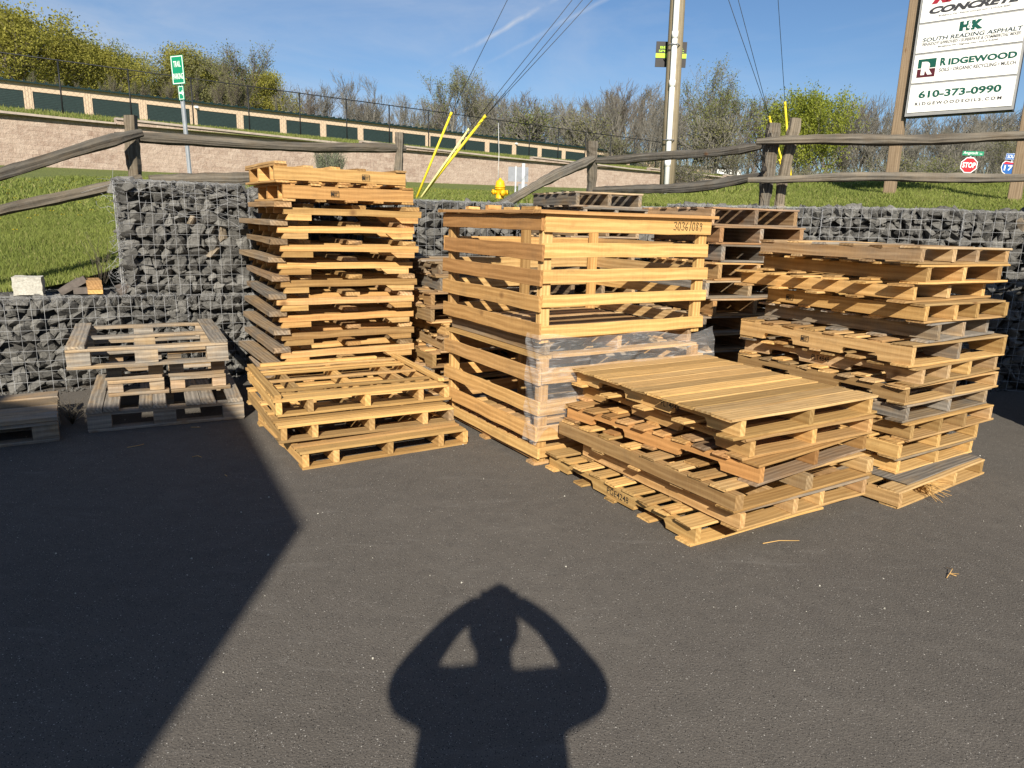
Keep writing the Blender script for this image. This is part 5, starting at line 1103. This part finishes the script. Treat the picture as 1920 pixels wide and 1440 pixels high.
# ---------------------------------------------------------------- litter on the asphalt
def straw(label, x, y, pts, r=.0022):
    r_ = empty("straw_stalk", (x, y, 0)); tag(r_, label, "straw", "bits of straw on the asphalt"); mb = MB()
    for P in pts: mb.tube(P, r, 4, (.9, .0, 0))
    mb.build("stalk", M['wood'], r_)
straw("long straw lying in front of the low right stack", 1.28, 3.30, [[(0, 0, .004), (.09, .03, .008), (.20, .045, .004)]]); straw("forked curly wood sliver alone on the asphalt at right", 2.05, 3.02, [[(-.03, -.03, .004), (.0, .0, .012), (.05, .01, .005)], [(0, 0, .01), (.03, .03, .02), (.02, .06, .01)], [(0, 0, .01), (.025, -.012, .006)]], .0016)
straw("short straw in the shade near the yellow frames", -2.05, 4.35, [[(0, 0, .004), (.03, .01, .01), (.06, .0, .004)]]); straw("twisted straw in the shade in front of the block pallet", -2.55, 4.5, [[(0, 0, .004), (.05, .04, .006), (.07, .08, .004)]]); straw("tiny straw left of the long one", -1.72, 4.05, [[(0, 0, .003), (.025, -.03, .006)]])
straw("pale straw by the foot of the lowest left pallet", -2.35, 5.0, [[(0, 0, .003), (.07, .0, .005)]])
def pebbles(n=420):
    vs, fs, tt = [], [], []
    for k in range(n):
        x, y = random.uniform(-4, 4.5), .9+random.random()**1.3*5; s = random.choice([.0015, .002, .002, .0025, .003, .005]); me = random.choice(STONES); b = len(vs); c = Vector((x, y, s*.3)); rt = Matrix.Rotation(random.random()*6, 3, 'Z')
        vs += [tuple(c+(rt @ v.co)*(s*2)) for v in me.vertices]; fs += [[i_+b for i_ in p_.vertices] for p_ in me.polygons]
    me = bpy.data.meshes.new("pebbles"); me.from_pydata(vs, [], fs); me.materials.append(M['concrete']); tag(link("pebbles", me), kind='stuff')
pebbles()
def gravel(n=900):
    vs, fs = [], []
    for k in range(n):
        x = random.uniform(-6, 5); y = wall_front(x)-abs(random.gauss(0, .07))-.01; s = random.uniform(.008, .022); me = random.choice(STONES); b = len(vs); rt = Matrix.Rotation(random.random()*6, 3, 'Z')
        vs += [tuple(Vector((x, y, s*.35))+(rt @ v.co)*(s*1.6)) for v in me.vertices]; fs += [[i_+b for i_ in p_.vertices] for p_ in me.polygons]
    me = bpy.data.meshes.new("gravel"); me.from_pydata(vs, [], fs); me.materials.append(M['stone']); tag(link("gravel", me), kind='stuff')
gravel()

# ---------------------------------------------------------------- the building behind the camera that shades the lot, and the photographer
bd_ = empty("shed_building", (-.97, -3.5, 0)); tag(bd_, "cream shed with a stepped gable standing behind the viewpoint at left", "building")
h0 = (3.37+3.5)*.501/.866; prof = [(0, 0), (0, h0), (-1.12, h0+1.24), (-2.1, h0+1.02), (-2.6, h0+1.10), (-2.72, h0+1.26), (-9, h0+1.26), (-9, 0)]
mb = MB(); n = len(prof); mb.add([(x, 0, z) for x, z in prof]+[(x, -7, z) for x, z in prof], [tuple(range(n)), tuple(range(n, 2*n))]+[(k, (k+1) % n, n+(k+1) % n, n+k) for k in range(n)]); mb.build("wall", M['tan'], bd_)
mb = MB(); mb.box(-4.2, -3.2, .003, .05, 0, 2.1); mb.build("door", M['door'], bd_); mb = MB(); mb.box(-6.8, -5.4, .003, .05, 1.0, 2.1); mb.build("window", M['blackboard'], bd_)

M['cloth'] = plain("dark_shirt", (.05, .06, .09), .9); M['skin'] = plain("skin", (.45, .27, .19), .6); M['trouser'] = plain("trousers", (.06, .06, .06), .9)
def skinned(name, pts, edges, mat, parent, sub=2, rootv=0):
    me = bpy.data.meshes.new(name); me.from_pydata([p[:3] for p in pts], edges, []); o = link(name, me, mat, parent); sk_ = o.modifiers.new("skin", 'SKIN')
    lay = me.skin_vertices[0] if me.skin_vertices else None
    if lay is None:
        bm = bmesh.new(); bm.from_mesh(me); lay_ = bm.verts.layers.skin.verify(); bm.to_mesh(me); bm.free(); lay = me.skin_vertices[0]
    for v, p in zip(lay.data, pts): v.radius = (p[3], p[4] if len(p) > 4 else p[3]); v.use_root = False
    lay.data[rootv].use_root = True; m = o.modifiers.new("sub", 'SUBSURF'); m.levels = sub; m.render_levels = sub; sk_.use_smooth_shade = True; return o
pe = empty("person", (0, -.4, 0)); tag(pe, "photographer behind the viewpoint in a dark shirt, both hands raised to a phone", "person")
yb = .0
P = [(-.005, yb, .98, .20, .15), (-.005, yb, 1.18, .225, .16), (-.005, yb+.01, 1.33, .20, .15), (-.005, yb+.02, 1.44, .085), (-.01, yb+.05, 1.515, .066), (-.015, yb+.09, 1.575, .082, .095), (-.015, yb+.08, 1.655, .06, .072),
     (-.19, yb+.02, 1.415, .098), (-.325, yb+.19, 1.335, .078), (-.185, yb+.33, 1.485, .049), (-.055, yb+.368, 1.572, .046),
     (.18, yb+.02, 1.42, .098), (.345, yb+.19, 1.35, .078), (.19, yb+.33, 1.495, .049), (.055, yb+.368, 1.576, .046),
     (-.11, yb, .86, .115), (-.13, yb+.02, .50, .078), (-.14, yb-.01, .09, .052), (-.145, yb+.14, .045, .042), (.10, yb, .86, .115), (.12, yb+.02, .50, .078), (.13, yb-.01, .09, .052), (.135, yb+.14, .045, .042)]
E_ = [(0, 1), (1, 2), (2, 3), (3, 4), (4, 5), (5, 6), (2, 7), (7, 8), (8, 9), (9, 10), (2, 11), (11, 12), (12, 13), (13, 14), (0, 15), (15, 16), (16, 17), (17, 18), (0, 19), (19, 20), (20, 21), (21, 22)]
skinned("body", P, E_, M['cloth'], pe)
for s, hx, hz in ((-1, -.10, 1.545), (1, .10, 1.55)):
    pts = [(hx, yb+.355, hz, .026, .018), (hx-s*.045, yb+.367, hz+.025, .030, .016)]; ed = [(0, 1)]
    for f, (a, l) in enumerate(((.052, .085), (.034, .080), (.014, .070), (-.006, .056))):
        b = len(pts); x0 = hx-s*.06; z0 = hz+.028+a
        pts += [(x0, yb+.372, z0, .0095), (x0-s*l*.5, yb+.383, z0+.012, .0088), (x0-s*l*.62, yb+.394, z0+.004, .0078)]; ed += [(1, b), (b, b+1), (b+1, b+2)]
    b = len(pts); pts += [(hx-s*.03, yb+.36, hz-.015, .011), (hx-s*.062, yb+.372, hz-.02, .0095)]; ed += [(0, b), (b, b+1)]
    skinned("hand", pts, ed, M['skin'], pe, 1)
mb = MB(); mb.lathe([(.0, 0), (.07, .0), (.098, .05), (.10, .10), (.075, .15), (.0, .17)], (-.015, .075, 1.545), 20); mb.build("hair", M['ink'], pe)
ph_ = empty("phone", (0, -.016, 1.545)); tag(ph_, "dark phone held up in both hands at the viewpoint", "phone"); mb = MB(); mb.box(-.082, .082, -.008, 0, -.045, .065); mb.build("case", M['ink'], ph_); mb = MB(); mb.box(-.071, .071, -.0095, -.0082, -.041, .061); mb.build("screen", M['blackboard'], ph_)
